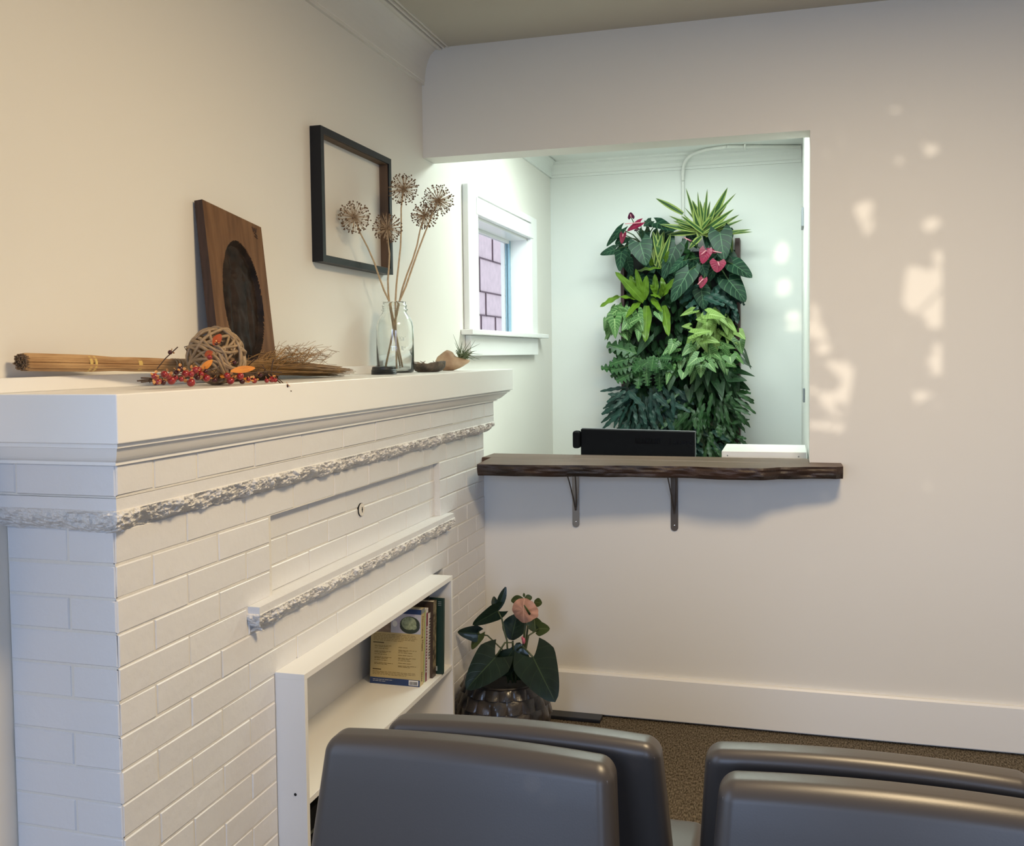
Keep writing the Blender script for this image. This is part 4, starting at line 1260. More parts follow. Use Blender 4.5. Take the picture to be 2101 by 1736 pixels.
# the raised lobes of the upright leaf
for (b0, t0, w) in (((560, 360), (660, 90), 95), ((545, 345), (520, 190), 80)):
    m = MB(); leaf(m, PL(*b0, 3.48), PL(*t0, 3.49), w * px5, 'oval', nor=(.3, -1, -.1), nt=10, ns=6); m.build('leaf', DKG, pa, smooth=True)
m = MB()
for pts, r in (([(570, 360, 3.48), (615, 450, 3.48), (645, 600, 3.48), (672, 690, 3.47), (700, 1150, 3.475)], .0035), ([(890, 470, 3.46), (875, 600, 3.46), (865, 720, 3.46), (800, 1150, 3.475)], .0045), ([(915, 520, 3.5), (900, 640, 3.5), (830, 1150, 3.48)], .004), ([(545, 885, 3.36), (650, 720, 3.38), (740, 720, 3.42), (760, 1150, 3.475)], .0035), ([(975, 890, 3.36), (850, 760, 3.4), (790, 800, 3.44), (780, 1150, 3.475)], .0035), ([(330, 618, 3.5), (450, 640, 3.5), (640, 820, 3.49), (720, 1150, 3.475)], .003), ([(740, 700, 3.56), (740, 1150, 3.5)], .004), ([(1040, 560, 3.56), (920, 640, 3.53), (820, 1150, 3.49)], .0035), ([(640, 900, 3.46), (690, 1180, 3.47)], .004), ([(700, 900, 3.46), (740, 1180, 3.47)], .004), ([(780, 900, 3.46), (770, 1180, 3.47)], .004)):
    m.tube([PL(*p) for p in pts], r, 7)
m.build('stem', M('green_stem', (0.045, 0.065, 0.025), .4), pa, smooth=True)
PEACH = leafmat('peach_spathe', (0.66, 0.33, 0.24), (0.74, 0.44, 0.33), .35, 5, .9, .02, trans=.2, latw=2)
m = MB(); leaf(m, PL(930, 340, 3.44), PL(790, 470, 3.41), 275 * px5, 'heart', nor=(-.1, -1, .5), droop=.08, fold=-.1, nt=14, ns=10)
vs = []
cc = PL(872, 345, 3.43)
# cupped broad spathe
n_ = 30
for i in range(9):
    for k in range(n_):
        an = 2 * PI * k / n_; q = i / 8
        ru = 150 * (1 + .08 * math.cos(an - .5)); rv = 137 * (1 - .05 * math.sin(3 * an))
        if abs(an - PI * .18) < .25: ru *= 1.0 + .22 * (1 - abs(an - PI * .18) / .25)
        vs.append(cc + V((ru * px5 * q * math.cos(an), -.012 * (1 - q * q) + .003 * q * math.sin(an * 9 + 2 * q) + .006 * q * q * math.sin(an * 3 + .6), -rv * px5 * q * math.sin(an + 0))))
m = MB(); m.add(vs, [(i * n_ + k, i * n_ + (k + 1) % n_, (i + 1) * n_ + (k + 1) % n_, (i + 1) * n_ + k) for i in range(8) for k in range(n_)], 0, [((i / 8) * math.cos(2 * PI * k / n_), .5 + .5 * (i / 8) * math.sin(2 * PI * k / n_)) for i in range(9) for k in range(n_)])
m.build('peach_flower', PEACH, pa, smooth=True)
m = MB(); m.tube([PL(935, 392, 3.40), PL(905, 345, 3.385), PL(870, 290, 3.375)], [.0045, .0042, .002], 8); m.build('flower_spike', DKG2, pa, smooth=True)
m = MB(); m.ball(PL(865, 700, 3.44), .010, 10, sc=(.7, .6, 1.3)); m.ball(PL(850, 670, 3.44), .006, 8, sc=(.7, .6, 1.3)); m.build('pink_bud', M('pink_bud', (0.5, 0.12, 0.17), .4), pa, smooth=True)
m = MB(); m.rbox(V((-.955, 3.815, .008)), (.452, .066, .015), .003, 2, 1)
vt = tag(m.build('floor_vent', M('black_vent_metal', (0.012, 0.014, 0.02), .35)), 'flat black strip vent on the carpet along the skirting beside the pot', 'vent')

# ------------------------------------------------------------------ waiting room chairs
def chair(label, xc, wtop, ytop, facing, ztop=.85, rot=0.0, tilt=.26):
    """facing -1: the seat is towards the viewer; +1: the seat is towards the counter"""
    t = thing('waiting_room_chair', label, 'chair', (xc, ytop, 0), 'waiting room chairs standing back to back')
    th_, H = .074, .46
    def fn(p):
        z = p.z + H / 2                                  # 0 .. H
        down = H - z
        x = p.x * (1 + .30 * down)
        crown = .010 * (1 - (p.x / (wtop / 2)) ** 2)
        belly = (.010 * math.cos(p.x / wtop * PI) * math.sin(min(1, down / H) * PI)) * (1 if p.y * facing > 0 else -.3) * facing
        yy = p.y + facing * tilt * down * .92 + belly
        zz = p.z + crown * max(0, 1 - down / .12)
        return (x, yy + rot * x, zz)
    m = MB(); m.rbox(V((xc, ytop, ztop - H / 2)), (wtop, th_, H), .026, 6, (14, 1, 10), fn=fn)
    m.build('backrest', VINYL, t, smooth=True)
    # welts at the side edges
    m = MB()
    for sx in (-1, 1):
        for sy in (-1, 1):
            pts = []
            for k in range(14):
                z = -H / 2 + .03 + (H - .050) * k / 13
                pts.append(V((xc, ytop, ztop - H / 2)) + V(fn(V((sx * (wtop / 2 - .0085), sy * (th_ / 2 - .0085), z)))))
            m.tube(pts, .0012, 5)
    m.build('seam', VINYLS, t)
    y0 = ytop + facing * (tilt * H * .92 + .02); ys_ = sorted((y0, y0 + facing * .455))
    m = MB(); m.rbox(V((xc, (ys_[0] + ys_[1]) / 2, .408)), (.556, ys_[1] - ys_[0], .085), .028, 4, 6)
    m.build('seat', VINYL, t, smooth=True)
    for sx in (-1, 1):
        for yy in ys_:
            m = MB(); yv = yy + (.04 if yy == ys_[0] else -.04)
            m.tube([V((xc + sx * .22, yv, .001)), V((xc + sx * .22, yv, .368))], .011, 10); m.build('leg', CHROME, t, smooth=True)
    return t


chair('grey vinyl chair at the left, in the row nearest the viewer', -.516, .500, 1.504, -1, .846)
chair('grey vinyl chair at the left, half hidden behind the nearest one', -.449, .486, 1.597, 1, .846, .02, .20)
chair('grey vinyl chair at the right, in the row nearer the skirting board', .118, .494, 1.604, 1, .846, 0, .20)
chair('grey vinyl chair at the right, in the row nearest the viewer', .150, .500, 1.494, -1, .846)

# ------------------------------------------------------------------ living wall
lw = thing('living_wall_frame', 'tall dark red wooden planter frame holding the living wall of plants', 'planter', (-.65, YR - .06, .1))
m = MB()
m.box(-1.015, -.992, 6.07, YR - .002, .1, 2.17, ch=.002); m.build('side_post', REDWOOD, lw)
m = MB(); m.box(-.308, -.279, 6.06, YR - .002, .1, 2.195, ch=.002); m.build('side_post', REDWOOD, lw)
m = MB(); m.box(-.990, -.310, 6.12, YR - .002, .1, 2.13); m.build('backing', SOIL, lw)
m = MB()
for k in range(12): m.box(-.990, -.310, 6.09, 6.12, .15 + k * .165, .165 + k * .165)
m.build('shelf_rail', SOIL, lw)

ANTH = leafmat('deep_green_anthurium', (0.010, 0.036, 0.020), (0.07, 0.15, 0.075), 0.36, 5.0, 0.80, 0.035, coat=0, trans=.04, latw=3, spec=.16)
LIME = leafmat('lime_strap_leaf', (0.10, 0.19, 0.014), (0.17, 0.28, 0.035), 0.38, 22.0, 0.9, 0.05, coat=.2, trans=.18, latw=.6)
VARI = leafmat('yellow_edged_blade', (0.03, 0.085, 0.02), (0.27, 0.34, 0.09), 0.4, 5, .9, 0.0, edge=.50, trans=.15)
SYNG = leafmat('pale_veined_arrow_leaf', (0.06, 0.15, 0.04), (0.25, 0.38, 0.15), 0.42, 8.0, 0.35, 0.09, trans=.15, latw=.9)
SYNP = leafmat('yellow_green_arrow_leaf', (0.18, 0.29, 0.07), (0.36, 0.50, 0.19), 0.42, 9.0, 0.4, 0.08, trans=.2, latw=.7)
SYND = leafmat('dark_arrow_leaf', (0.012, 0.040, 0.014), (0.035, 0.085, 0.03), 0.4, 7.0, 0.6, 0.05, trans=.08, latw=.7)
STAG = leafmat('lobed_green_leaf', (0.025, 0.08, 0.022), (0.08, 0.17, 0.055), 0.35, 5.0, 0.9, 0.08, trans=.12)
FERN = leafmat('blue_green_fern', (0.010, 0.040, 0.030), (0.035, 0.10, 0.072), 0.4, 9.0, 0.85, 0.06, trans=.08, latw=1)
FERNG = leafmat('mid_green_fern', (0.014, 0.052, 0.013), (0.045, 0.12, 0.035), 0.4, 9.0, 0.85, 0.07, trans=.1, latw=1)
SPATH = leafmat('crimson_spathe', (0.19, 0.006, 0.035), (0.34, 0.05, 0.10), 0.22, 6.0, 0.8, 0.02, coat=.5, trans=.08, latw=1.5)
SPATD = leafmat('dark_purple_spathe', (0.07, 0.006, 0.03), (0.12, 0.015, 0.05), 0.3, 6.0, 0.8, 0.02, trans=.05)
SPIKE = M('pink_flower_spike', (0.55, 0.22, 0.25), .5)
GSTEM = M('plant_stem', (0.05, 0.09, 0.03), .5)

S2 = 5.985; S3 = 5.262
def A2(X, Y, y): return at(1220 + X / S2, 370 + Y / S2, y)
def A3(X, Y, y): return at(1220 + X / S3, 620 + Y / S3, y)
PXM = 6.05 / F       # metres per pixel around the living wall
rl = random.Random(77)


def plant(name, label, origin, group):
    return thing(name, label, 'plant', origin, group)


GR = 'plants growing on the living wall'
# top left anthurium
def anth(label, org, leaves, spathes):
    t = plant('anthurium', label, org, GR)
    m = MB(); st = MB()
    for (b0, t0, w, y0, y1, nn, kd) in leaves:
        B, T_ = A2(*b0, y0), A2(*t0, y1)
        leaf(m, B, T_, w / S2 * PXM, kd, nor=nn, droop=.10, fold=.12, nt=14, ns=8)
        st.tube([B, B.lerp(V(org), .5) + V((0, -.01, .02)), V(org)], .0035, 6)
    m.build('foliage', ANTH, t, smooth=True)
    for (b0, t0, w, y0, nn, sp_, mt_) in spathes:
        s_ = MB(); leaf(s_, A2(*b0, y0), A2(*t0, y0 - .01), w / S2 * PXM, 'heart', nor=nn, droop=.05, fold=.1, nt=12, ns=8)
        so = s_.build('flower', mt_, t, smooth=True)
        s_ = MB(); s_.tube([A2(*b0, y0 - .012), A2(*sp_, y0 - .03)], [.004, .0025], 8); s_.build('flower_spike', SPIKE, so, smooth=True)
        st.tube([A2(*b0, y0), A2(*b0, y0).lerp(V(org), .6) + V((0, 0, .01)), V(org)], .003, 6)
    st.build('stem', GSTEM, t)


H = 'heart'
anth('dark glossy heart leaved anthurium at the top left of the living wall', A2(620, 820, 6.09),
     [((555, 765), (635, 1035), 330, 5.84, 5.80, (.05, -1, .35), H), ((760, 520), (985, 600), 190, 5.95, 5.90, (0, -1, .7), H), ((650, 500), (700, 575), 100, 5.97, 5.96, (0, -1, .3), H), ((690, 500), (600, 560), 110, 5.96, 5.94, (0, -1, .3), H), ((330, 600), (135, 800), 150, 5.95, 5.93, (-.6, -1, .1), H),
      ((255, 850), (65, 905), 150, 5.93, 5.91, (-.2, -1, .3), H), ((330, 880), (300, 1112), 190, 5.90, 5.87, (-.2, -1, .2), H), ((380, 700), (250, 780), 170, 5.98, 5.96, (-.2, -1, .2), H), ((1000, 800), (830, 1210), 260, 5.98, 5.94, (0, -1, .2), H), ((1120, 560), (1000, 470), 110, 5.99, 5.98, (0, -1, .2), H)],
     [((560, 520), (395, 620), 130, 5.85, (-.2, -1, .6), (370, 535), SPATH), ((450, 460), (440, 392), 95, 5.88, (0, -1, .1), (440, 420), SPATD), ((350, 660), (330, 780), 110, 5.86, (-.4, -1, .3), (345, 690), SPATH), ((500, 600), (550, 600), 60, 5.88, (0, -1, .3), (530, 600), SPATD)])
anth('dark leaved anthurium with crimson flowers at the upper right of the living wall', A2(1450, 1000, 6.09),
     [((1540, 640), (1590, 970), 320, 5.88, 5.83, (0, -1, .25), H), ((1700, 1030), (1937, 1180), 250, 5.88, 5.84, (.2, -1, .45), H), ((1640, 1220), (1860, 1478), 310, 5.90, 5.86, (.2, -1, .4), H), ((1160, 1110), (935, 1480), 300, 5.85, 5.80, (-.1, -1, .4), H),
      ((1310, 1350), (1345, 1585), 240, 5.92, 5.90, (0, -1, .2), H), ((1085, 990), (898, 1142), 150, 5.87, 5.85, (-.1, -1, .6), H), ((1320, 1040), (1370, 1185), 170, 5.91, 5.90, (0, -1, .3), H), ((1620, 900), (1760, 1010), 200, 5.97, 5.95, (0, -1, .3), H)],
     [((1370, 860), (1320, 1025), 180, 5.84, (-.1, -1, .25), (1310, 910), SPATH), ((1515, 1000), (1500, 1132), 215, 5.83, (.1, -1, .3), (1530, 1050), SPATH), ((1335, 1210), (1300, 1325), 120, 5.86, (.1, -1, .3), (1265, 1280), SPATH), ((1400, 860), (1550, 892), 80, 5.86, (0, -1, .8), (1560, 890), SPATH), ((1180, 745), (1110, 705), 36, 5.88, (0, -1, .4), (1100, 703), SPATD)])
# spiky variegated plants
def spiky(label, base, tips, y, org, mat=VARI, wdef=62):
    t = plant('dracaena', label, org, GR)
    m = MB()
    for tp_ in tips:
        X, Y = tp_[0], tp_[1]; w = tp_[2] if len(tp_) > 2 else wdef; b0 = tp_[3] if len(tp_) > 3 else (base[0] + rl.uniform(-45, 45), base[1] + rl.uniform(-30, 30))
        yy = y + rl.uniform(-.08, .07)
        leaf(m, A2(*b0, y + .02), A2(X, Y, yy), w / S2 * PXM, 'blade', nor=(rl.uniform(-.5, .5), -1, rl.uniform(-.1, .4)), droop=rl.uniform(-.02, .08), fold=.30, nt=12, ns=6)
    m.build('foliage', mat, t, smooth=True)


spiky('spiky green and yellow striped plant fanning out above the living wall top', (1330, 655),
      [(1637, 88, 105), (1385, 108, 45), (1130, 90, 50), (1265, 135, 35), (1732, 155, 48), (1625, 296, 80), (1715, 350, 70), (1822, 485, 56), (1925, 602, 50), (1943, 638, 60), (1360, 265, 60), (1060, 435, 60), (912, 420, 50), (800, 545, 80), (880, 668, 75), (1195, 240, 85), (1215, 260, 95), (1590, 235, 95), (1480, 330, 80), (1440, 440, 70), (748, 212, 75, (1085, 412)),
       (1085, 412, 30), (1300, 240, 60), (1250, 330, 85), (1550, 300, 80), (1640, 420, 75), (1700, 470, 60), (1780, 420, 55), (1680, 540, 60), (1010, 560, 60), (960, 500, 55), (1150, 840, 80, (1310, 690)), (1690, 890, 45, (1680, 690)), (1380, 380, 70), (1420, 250, 50), (1100, 330, 30)], 5.92, A2(1330, 700, 6.09))
spiky('short striped spiky plant between the heart leaves at the top left', (790, 1040),
      [(760, 600, 95), (855, 610, 80), (935, 655, 75), (735, 700, 70), (690, 760, 60), (880, 750, 80), (830, 640, 90), (980, 760, 60), (720, 620, 90)], 5.97, A2(800, 1050, 6.09))
spiky('small grassy green plant behind the pink flowers', (1150, 900), [(1080, 700, 60), (1150, 720, 50), (1210, 860, 60), (1260, 980, 60), (1050, 860, 60), (1180, 1000, 60), (1100, 1010, 60), (1240, 900, 50)], 5.98, A2(1150, 950, 6.09), FERNG)
# bird's nest fern
t = plant('birds_nest_fern', 'bright lime strap leaved fern on the left of the living wall', A2(620, 1480, 6.09), GR)
m = MB()
for (b0, t0, w, y1, nn, dr) in (((600, 1490), (272, 1125), 150, 5.80, (.3, -1, .3), .06), ((600, 1460), (505, 1090), 110, 5.86, (0, -1, .2), .03), ((600, 1470), (640, 1170), 130, 5.88, (.1, -1, .2), .02), ((820, 1420), (985, 1200), 120, 5.84, (-.1, -1, .4), .05), ((300, 1420), (66, 1532), 110, 5.84, (0, -1, 1), .1), ((560, 1490), (392, 1600), 110, 5.80, (0, -1, .9), .3),
                              ((640, 1540), (620, 1975), 165, 5.80, (0, -1, .1), .05), ((850, 1540), (905, 1900), 140, 5.80, (.1, -1, .1), .05), ((700, 1450), (800, 1560), 90, 5.80, (0, -1, .5), .2), ((690, 1400), (800, 1420), 60, 5.82, (0, -1, .6), .1), ((800, 1430), (840, 1270), 80, 5.86, (0, -1, .2), .05), ((760, 1400), (690, 1290), 70, 5.88, (0, -1, .3), .1),
                              ((520, 1110), (805, 1060), 90, 5.82, (0, -1, 1), .05), ((750, 1380), (740, 1150), 100, 5.92, (0, -1, .2), .03), ((560, 1480), (430, 1180), 120, 5.90, (0, -1, .2), .03), ((860, 1000), (895, 880), 80, 5.86, (0, -1, .2), .1), ((700, 1050), (690, 960), 80, 5.88, (0, -1, .2), .1), ((480, 1300), (440, 1170), 100, 5.93, (0, -1, .2), .1), ((560, 1450), (300, 1410), 90, 5.84, (0, -1, .8), .1), ((860, 1360), (820, 1190), 90, 5.95, (0, -1, .2), .05)):
    leaf(m, A2(*b0, 5.95), A2(*t0, y1), w / S2 * PXM, 'strap', nor=nn, droop=dr, fold=.12, nt=14, ns=6, wav=.004, seed=b0[0])
m.build('foliage', LIME, t, smooth=True)


def scatter(name, label, org, X0, X1, Y0, Y1, n, kind, mat, Lr, Wr, dirfn, yr=(5.80, 5.98), fixed=(), S=A3, droop=.1, fold=.15, wav=0.0, scale=S3, excl=None):
    t = plant(name, label, org, GR); m = MB()
    for k in range(n):
        for _ in range(20):
            X, Y = rl.uniform(X0, X1), rl.uniform(Y0, Y1)
            if not excl or not excl(X, Y): break
        L_ = rl.uniform(*Lr); an = dirfn(X, Y) + rl.uniform(-.55, .55)
        y0 = rl.uniform(*yr)
        B = S(X, Y, y0 + .03); T_ = S(X + L_ * math.cos(an), Y + L_ * math.sin(an), y0 - rl.uniform(0, .05))
        leaf(m, B, T_, rl.uniform(*Wr) / scale * PXM, kind, nor=(rl.uniform(-.5, .5), -1, rl.uniform(-.1, .9)), droop=droop * rl.uniform(.3, 1.6), fold=fold, nt=12 if kind != 'lobed' else 26, ns=6, wav=wav, seed=k)
    for f in fixed:
        b0, t0, w, y0 = f[:4]; nn = f[4] if len(f) > 4 else (0, -1, .3)
        leaf(m, S(*b0, y0 + .01), S(*t0, y0 - .02), w / scale * PXM, kind, nor=nn, droop=droop, fold=fold, nt=12 if kind != 'lobed' else 26, ns=6, wav=wav, seed=b0[0])
    m.build('foliage', mat, t, smooth=True)
    return t


down = lambda X, Y: PI / 2
def outw(cx, cy): return lambda X, Y: math.atan2(Y - cy + 120, X - cx)
scatter('anthurium', 'dark heart leaved anthurium deep behind the upper leaves', A2(900, 900, 6.09), 330, 1640, 560, 1350, 34, 'heart', ANTH, (170, 260), (140, 210), down, (5.99, 6.05), S=A2, scale=S2)
# filling foliage close to the backing
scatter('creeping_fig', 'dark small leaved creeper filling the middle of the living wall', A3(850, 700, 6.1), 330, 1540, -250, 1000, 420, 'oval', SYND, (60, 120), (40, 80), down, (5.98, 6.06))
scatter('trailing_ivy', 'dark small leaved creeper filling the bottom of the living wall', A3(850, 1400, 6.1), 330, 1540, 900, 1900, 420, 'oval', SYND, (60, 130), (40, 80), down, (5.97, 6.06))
scatter('arrowhead_plant', 'pale veined arrow leaved plant at the left below the lime fern', A3(330, 250, 6.08), 130, 560, 60, 330, 16, 'arrow', SYNG, (130, 190), (110, 160), outw(330, 60), (5.84, 5.95), yr.__class__ and () if False else
        [((215, 180), (222, 395), 190, 5.82), ((380, 230), (515, 145), 150, 5.82, (0, -1, .6)), ((300, 120), (260, 60), 120, 5.86), ((350, 230), (290, 310), 130, 5.83), ((480, 290), (470, 425), 120, 5.84), ((690, 120), (730, 210), 120, 5.84), ((300, 340), (360, 410), 70, 5.84), ((120, 200), (100, 310), 70, 5.88)])
scatter('arrowhead_plant', 'yellow green arrow leaved plant at the right centre of the living wall', A3(1250, 250, 6.08), 1000, 1500, 80, 460, 26, 'arrow', SYNP, (120, 200), (100, 160), outw(1250, 60), (5.82, 5.95),
        [((1240, 130), (1418, 158), 190, 5.78, (0, -1, .9)), ((1080, 340), (1255, 300), 170, 5.78, (0, -1, .9)), ((1210, 400), (1350, 430), 150, 5.80, (0, -1, .7)), ((1560, 330), (1630, 400), 130, 5.82, (0, -1, .7)), ((1020, 260), (940, 260), 90, 5.82), ((1150, 190), (1095, 185), 100, 5.82)])
scatter('arrowhead_plant', 'pale green arrow leaved plant at the lower right centre of the living wall', A3(1150, 600, 6.08), 800, 1540, 430, 760, 34, 'arrow', SYNG, (110, 180), (90, 150), outw(1150, 400), (5.82, 5.96),
        [((1110, 600), (990, 690), 170, 5.78, (0, -1, .6)), ((1460, 590), (1475, 665), 190, 5.78), ((1230, 660), (1312, 758), 120, 5.79), ((960, 760), (940, 835), 150, 5.80), ((850, 450), (800, 570), 150, 5.84), ((1020, 500), (940, 580), 130, 5.83), ((1150, 680), (1145, 815), 160, 5.83), ((1450, 500), (1390, 440), 120, 5.84), ((1560, 420), (1590, 560), 170, 5.88)])
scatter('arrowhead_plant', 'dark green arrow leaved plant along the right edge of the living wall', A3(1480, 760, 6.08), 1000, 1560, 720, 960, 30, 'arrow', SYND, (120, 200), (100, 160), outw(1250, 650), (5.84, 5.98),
        [((1500, 820), (1645, 840), 150, 5.84, (0, -1, .8)), ((1620, 560), (1690, 725), 60, 5.86), ((1580, 620), (1700, 700), 70, 5.86), ((820, 840), (800, 965), 120, 5.82), ((560, 400), (450, 575), 150, 5.86), ((760, 720), (735, 800), 70, 5.84)])
scatter('tree_philodendron', 'glossy deeply lobed plant at the left edge of the living wall', A3(420, 600, 6.08), 300, 520, 400, 900, 10, 'lobed', STAG, (150, 260), (110, 150), lambda X, Y: PI, (5.86, 5.97),
        [((470, 560), (135, 450), 170, 5.86), ((440, 590), (160, 665), 150, 5.86), ((420, 690), (175, 735), 150, 5.86), ((420, 760), (235, 850), 150, 5.87), ((450, 480), (150, 520), 130, 5.88)])
scatter('tree_philodendron', 'glossy deeply lobed plant in the centre of the living wall', A3(620, 650, 6.08), 450, 780, 560, 780, 14, 'lobed', STAG, (130, 200), (100, 140), outw(620, 560), (5.82, 5.95),
        [((640, 570), (610, 740), 130, 5.78), ((700, 600), (825, 605), 110, 5.80), ((560, 620), (420, 750), 120, 5.80), ((560, 720), (570, 900), 110, 5.80), ((700, 620), (730, 720), 100, 5.80), ((650, 600), (500, 690), 110, 5.80), ((680, 570), (690, 540), 90, 5.82)])
FX = [((200, 1190), (70, 1195), 70, 5.84)]
scatter('blue_star_fern', 'blue green strap fern at the bottom left of the living wall', A3(450, 1150, 6.08), 300, 850, 880, 1350, 120, 'fern', FERN, (170, 300), (48, 75), outw(560, 900), (5.82, 5.98),
        [((300, 1090), (70, 1200), 80, 5.84), ((330, 1020), (150, 985), 60, 5.86), ((360, 960), (545, 1140), 80, 5.80), ((640, 990), (800, 1130), 80, 5.80), ((640, 1050), (740, 1350), 60, 5.82), ((330, 1130), (60, 1290), 55, 5.85), ((320, 1060), (160, 1040), 40, 5.86), ((300, 1180), (75, 1360), 60, 5.84), ((840, 980), (850, 1230), 60, 5.80), ((600, 1200), (660, 1370), 60, 5.8)], wav=.003, droop=.18)
scatter('blue_star_fern', 'mid green strap fern at the bottom right of the living wall', A3(1200, 1250, 6.08), 850, 1560, 950, 1800, 190, 'fern', FERNG, (140, 260), (40, 66), outw(1200, 900), (5.82, 5.98),
        [((1450, 1000), (1570, 1220), 60, 5.86), ((1480, 1310), (1660, 1260), 50, 5.86), ((1480, 1100), (1660, 1170), 40, 5.87), ((1540, 1450), (1630, 1470), 40, 5.86), ((1340, 1330), (1350, 1450), 80, 5.80), ((1050, 1150), (860, 1350), 70, 5.81), ((1250, 1400), (1270, 1540), 60, 5.8), ((1480, 960), (1400, 1080), 60, 5.86)], wav=.003, droop=.18)
scatter('blue_star_fern', 'teal leaved fern tucked under the crimson flowers', A3(1200, -40, 6.08), 1000, 1560, -200, 60, 60, 'fern', FERN, (110, 200), (45, 75), outw(1300, -250), (5.90, 6.0),
        [((1180, -60), (1400, 20), 110, 5.84, (0, -1, .8)), ((1250, -90), (1440, -10), 90, 5.85, (0, -1, .8))], wav=.003)
scatter('blue_star_fern', 'dark fern fronds hanging low behind the monitor', A3(800, 1500, 6.08), 300, 1300, 1350, 1850, 90, 'fern', FERN, (160, 260), (45, 70), outw(700, 1200), (5.84, 5.98), (), wav=.003)

# ------------------------------------------------------------------ tree outside the window behind the viewer; its leaves leave gaps for the sun
SD = V((0.12, 1.0, -0.05))            # direction in which the sunlight travels
YT = -3.1
gaps = []                             # (x, z, rx, rz) of sun spots on the partition wall
def spot(u, v, ru, rv, y=YB):
    p = at(u, v, y); s_ = 4.05 / F * (y / YB); t = (y - YB)
    gaps.append((p.x - SD.x * t, p.z - SD.z * t, ru * s_, rv * s_))
for a in ((1812, 545, 16, 16), (1830, 560, 22, 18), (1856, 583, 34, 26), (1890, 575, 26, 20), (1885, 606, 32, 24), (1893, 636, 20, 10), (1917, 655, 14, 18), (1925, 590, 8, 60), (1925, 530, 8, 16), (1780, 430, 22, 14), (1800, 445, 16, 14), (1782, 455, 12, 18), (1910, 460, 14, 10), (1833, 500, 12, 9), (1808, 208, 6, 14), (1838, 218, 12, 6), (1910, 308, 12, 6), (1840, 330, 10, 6),
          (1676, 686, 16, 10), (1690, 716, 11, 11), (1672, 670, 10, 16), (1735, 765, 16, 12), (1722, 752, 22, 6), (1740, 800, 14, 18), (1705, 815, 24, 9), (1748, 836, 18, 6), (1690, 835, 14, 5), (1708, 848, 14, 4), (1768, 832, 10, 6), (1724, 876, 24, 5), (1690, 873, 12, 4), (1668, 800, 8, 5), (1668, 873, 6, 8),
          (1820, 690, 18, 9), (1838, 705, 12, 6), (1920, 740, 16, 9), (1924, 760, 10, 8), (1890, 812, 14, 8), (1925, 715, 12, 6), (1925, 832, 8, 5), (1670, 640, 8, 8)):
    spot(*a)
for a in ((1604, 520, 11, 18), (1610, 585, 11, 12), (1604, 600, 10, 5), (1628, 650, 14, 9), (1630, 672, 16, 5), (1215, 620, 6, 12), (1228, 780, 26, 30), (1215, 720, 20, 50)):
    spot(*a, y=YR)
tr = thing('garden_tree', 'leafy tree outside the window behind the viewer', 'tree', (-.6, YT - .2, 0))
dt = YB - YT
TL = leafmat('tree_leaf', (0.05, 0.10, 0.03), (0.08, 0.15, 0.05), .6, 5, .9, .05, trans=0)
rt = random.Random(31)
m = MB()
x0, x1, z0, z1 = win_a[0] - .30, win_a[1] + .30, .7, 3.1
def ingap(x, z, pad):
    X, Z = x + SD.x * dt, z + SD.z * dt
    for (gx_, gz_, rx_, rz_) in gaps:
        if ((X - gx_) / (rx_ + pad)) ** 2 + ((Z - gz_) / (rz_ + pad)) ** 2 < 1: return True
    return False
cell = .019
nx, nz_ = int((x1 - x0) / cell), int((z1 - z0) / cell)
for i in range(nx):
    for j in range(nz_):
        for lay in range(3):
            x = x0 + (i + .5) * cell + rt.uniform(-.01, .01); z = z0 + (j + .5) * cell + rt.uniform(-.01, .01)
            s_ = (.021, .017, .013)[lay]; a_ = rt.uniform(0, PI)
            ca, sa = math.cos(a_) * s_, math.sin(a_) * s_
            if any(ingap(x + dx, z + dz, rt.uniform(-.006, .0)) for dx, dz in ((0, 0), (ca, sa), (-sa * .8, ca * .8), (-ca, -sa), (sa * .8, -ca * .8))): continue
            y = YT + rt.uniform(-.05, .05)
            xs_ = x + SD.x * (y - YT); zs_ = z + SD.z * (y - YT)
            m.add([V((xs_ + ca, y, zs_ + sa)), V((xs_ - sa * .8, y + .004, zs_ + ca * .8)), V((xs_ - ca, y, zs_ - sa)), V((xs_ + sa * .8, y + .004, zs_ - ca * .8))], [(0, 1, 2, 3)])
for i in range(40):  # unseen coarse leaf sheet, added to block the sun from the left window
    for j in range(44):
        x, z, y = -2.75 + i * .032, .5 + j * .06, YT + rt.uniform(-.04, .04); s_ = .06
        m.add([V((x + s_, y, z)), V((x, y + .004, z + s_)), V((x - s_, y, z)), V((x, y + .004, z - s_))], [(0, 1, 2, 3)])
m.build('foliage', TL, tr)
def wp(u, v):
    p = at(u, v, YB); d_ = YB - YT
    return V((p.x - SD.x * d_, YT, p.z - SD.z * d_))
for pts, r_ in (([(1940, 585), (1905, 622), (1865, 655), (1830, 670)], .006), ([(1940, 560), (1900, 520), (1850, 505)], .004), ([(1700, 900), (1725, 850), (1760, 800)], .0035), ([(1800, 400), (1790, 440), (1765, 480)], .004), ([(1660, 845), (1720, 862), (1780, 850)], .003)):
    m = MB(); m.tube([wp(*p) for p in pts], r_, 6); m.build('twig', TWIG, tr)
m = MB(); m.tube([V((-.7, YT - .4, 0)), V((-.65, YT - .38, 1.2)), V((-.5, YT - .3, 2.2)), V((-.55, YT - .25, 3.0))], [.12, .09, .06, .03], 10)
m.build('trunk', TWIG, tr)

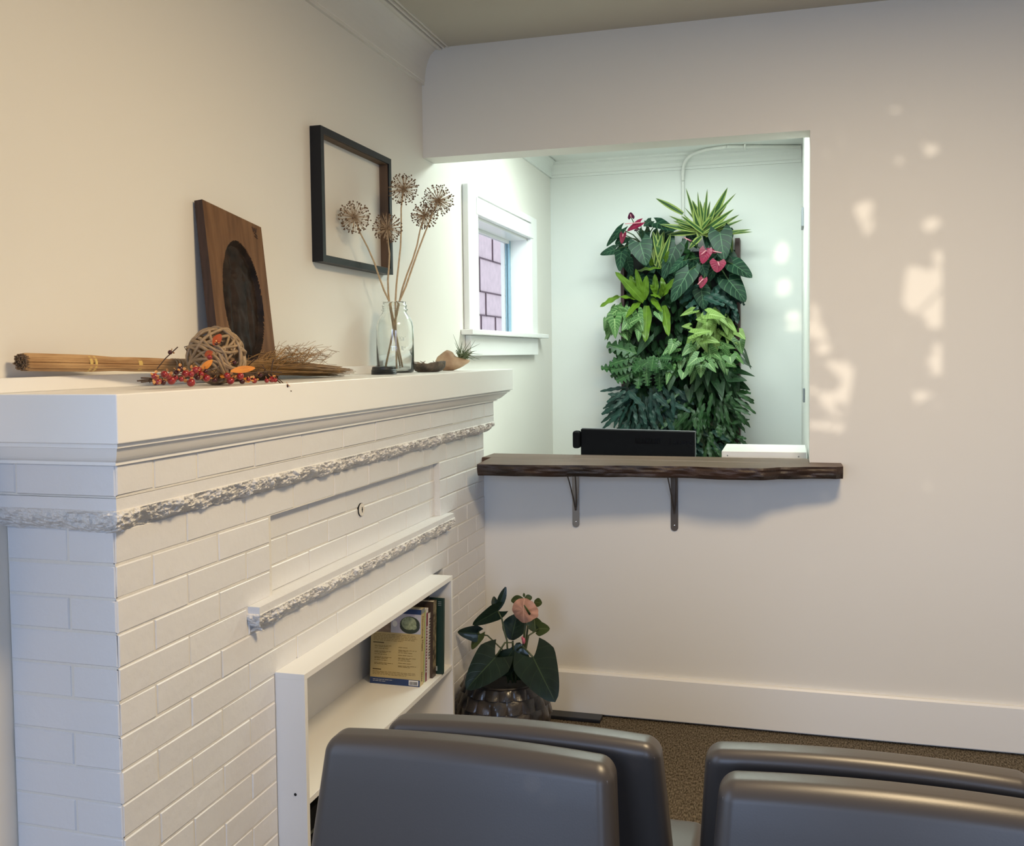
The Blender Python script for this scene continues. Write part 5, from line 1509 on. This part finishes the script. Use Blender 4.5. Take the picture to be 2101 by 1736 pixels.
# ------------------------------------------------------------------ light
def area(name, loc, size, power, col, target=None, sizey=None, shape='RECTANGLE', spread=PI):
    l = bpy.data.lights.new(name, 'AREA'); l.energy = power; l.color = col; l.shape = shape; l.size = size; l.size_y = sizey or size; l.spread = spread
    o = bpy.data.objects.new(name, l); COL.objects.link(o); o.location = loc
    d = (V(target) - V(loc)) if target is not None else V((0, 0, -1))
    o.rotation_euler = d.to_track_quat('-Z', 'Y').to_euler()
    return o


area('ceiling_lamp', (.42, 1.75, 2.775), .65, 65, (1.0, .765, .46), sizey=.65, shape='DISK')
area('ceiling_lamp_far', (-.55, 4.85, 2.725), .9, 38, (.86, 1.0, .92), sizey=.5)
area('window_daylight', (-.725, YK + .06, 1.75), 1.0, 18, (.47, .65, 1.0), (-.725, 3.9, -1.2), 1.5, spread=math.radians(100))
area('window_daylight_left', (XL - .02, (win_c[0] + win_c[1]) / 2, 1.55), 1.5, 9.5, (.40, .60, 1.0), (5, .6, -1.6), 1.4, spread=math.radians(125))
area('window_daylight_right', (1.65, YK + .06, 1.7), 1.4, 21, (.47, .65, 1.0), (1.3, 3.9, -1.4), 1.5, spread=math.radians(100))
sun = bpy.data.lights.new('sun', 'SUN'); sun.energy = 1.3; sun.angle = math.radians(.35); sun.color = (1.0, .86, .68)
so = bpy.data.objects.new('sun', sun); COL.objects.link(so); so.rotation_euler = SD.to_track_quat('-Z', 'Y').to_euler(); so.location = (-2, -8, 3)
w = bpy.data.worlds.new('sky'); SC.world = w; w.use_nodes = True
w.node_tree.nodes['Background'].inputs['Color'].default_value = (.75, .85, 1.0, 1); w.node_tree.nodes['Background'].inputs['Strength'].default_value = 1.6

# ------------------------------------------------------------------ camera
cam = bpy.data.cameras.new('camera'); co = bpy.data.objects.new('camera', cam); COL.objects.link(co)
r0, r1, r2 = RM[0], RM[1], RM[2]
right = V((r0[0], r0[2], -r0[1])); up = -V((r1[0], r1[2], -r1[1])); back = -V((r2[0], r2[2], -r2[1]))
mw = Matrix((right, up, back)).transposed().to_4x4(); mw.translation = V((0, 0, EYE))
co.matrix_world = mw
cam.sensor_width = 36; cam.sensor_fit = 'HORIZONTAL'; cam.lens = 36 * F / 2101
cam.shift_x = 0; cam.shift_y = -(868 - CY) / 2101
cam.clip_start = .02; cam.clip_end = 100
SC.camera = co
SC.view_settings.view_transform = 'Standard'; SC.view_settings.look = 'None'; SC.view_settings.gamma = 1; SC.view_settings.exposure = 0.0
SC.view_settings.use_curve_mapping = False
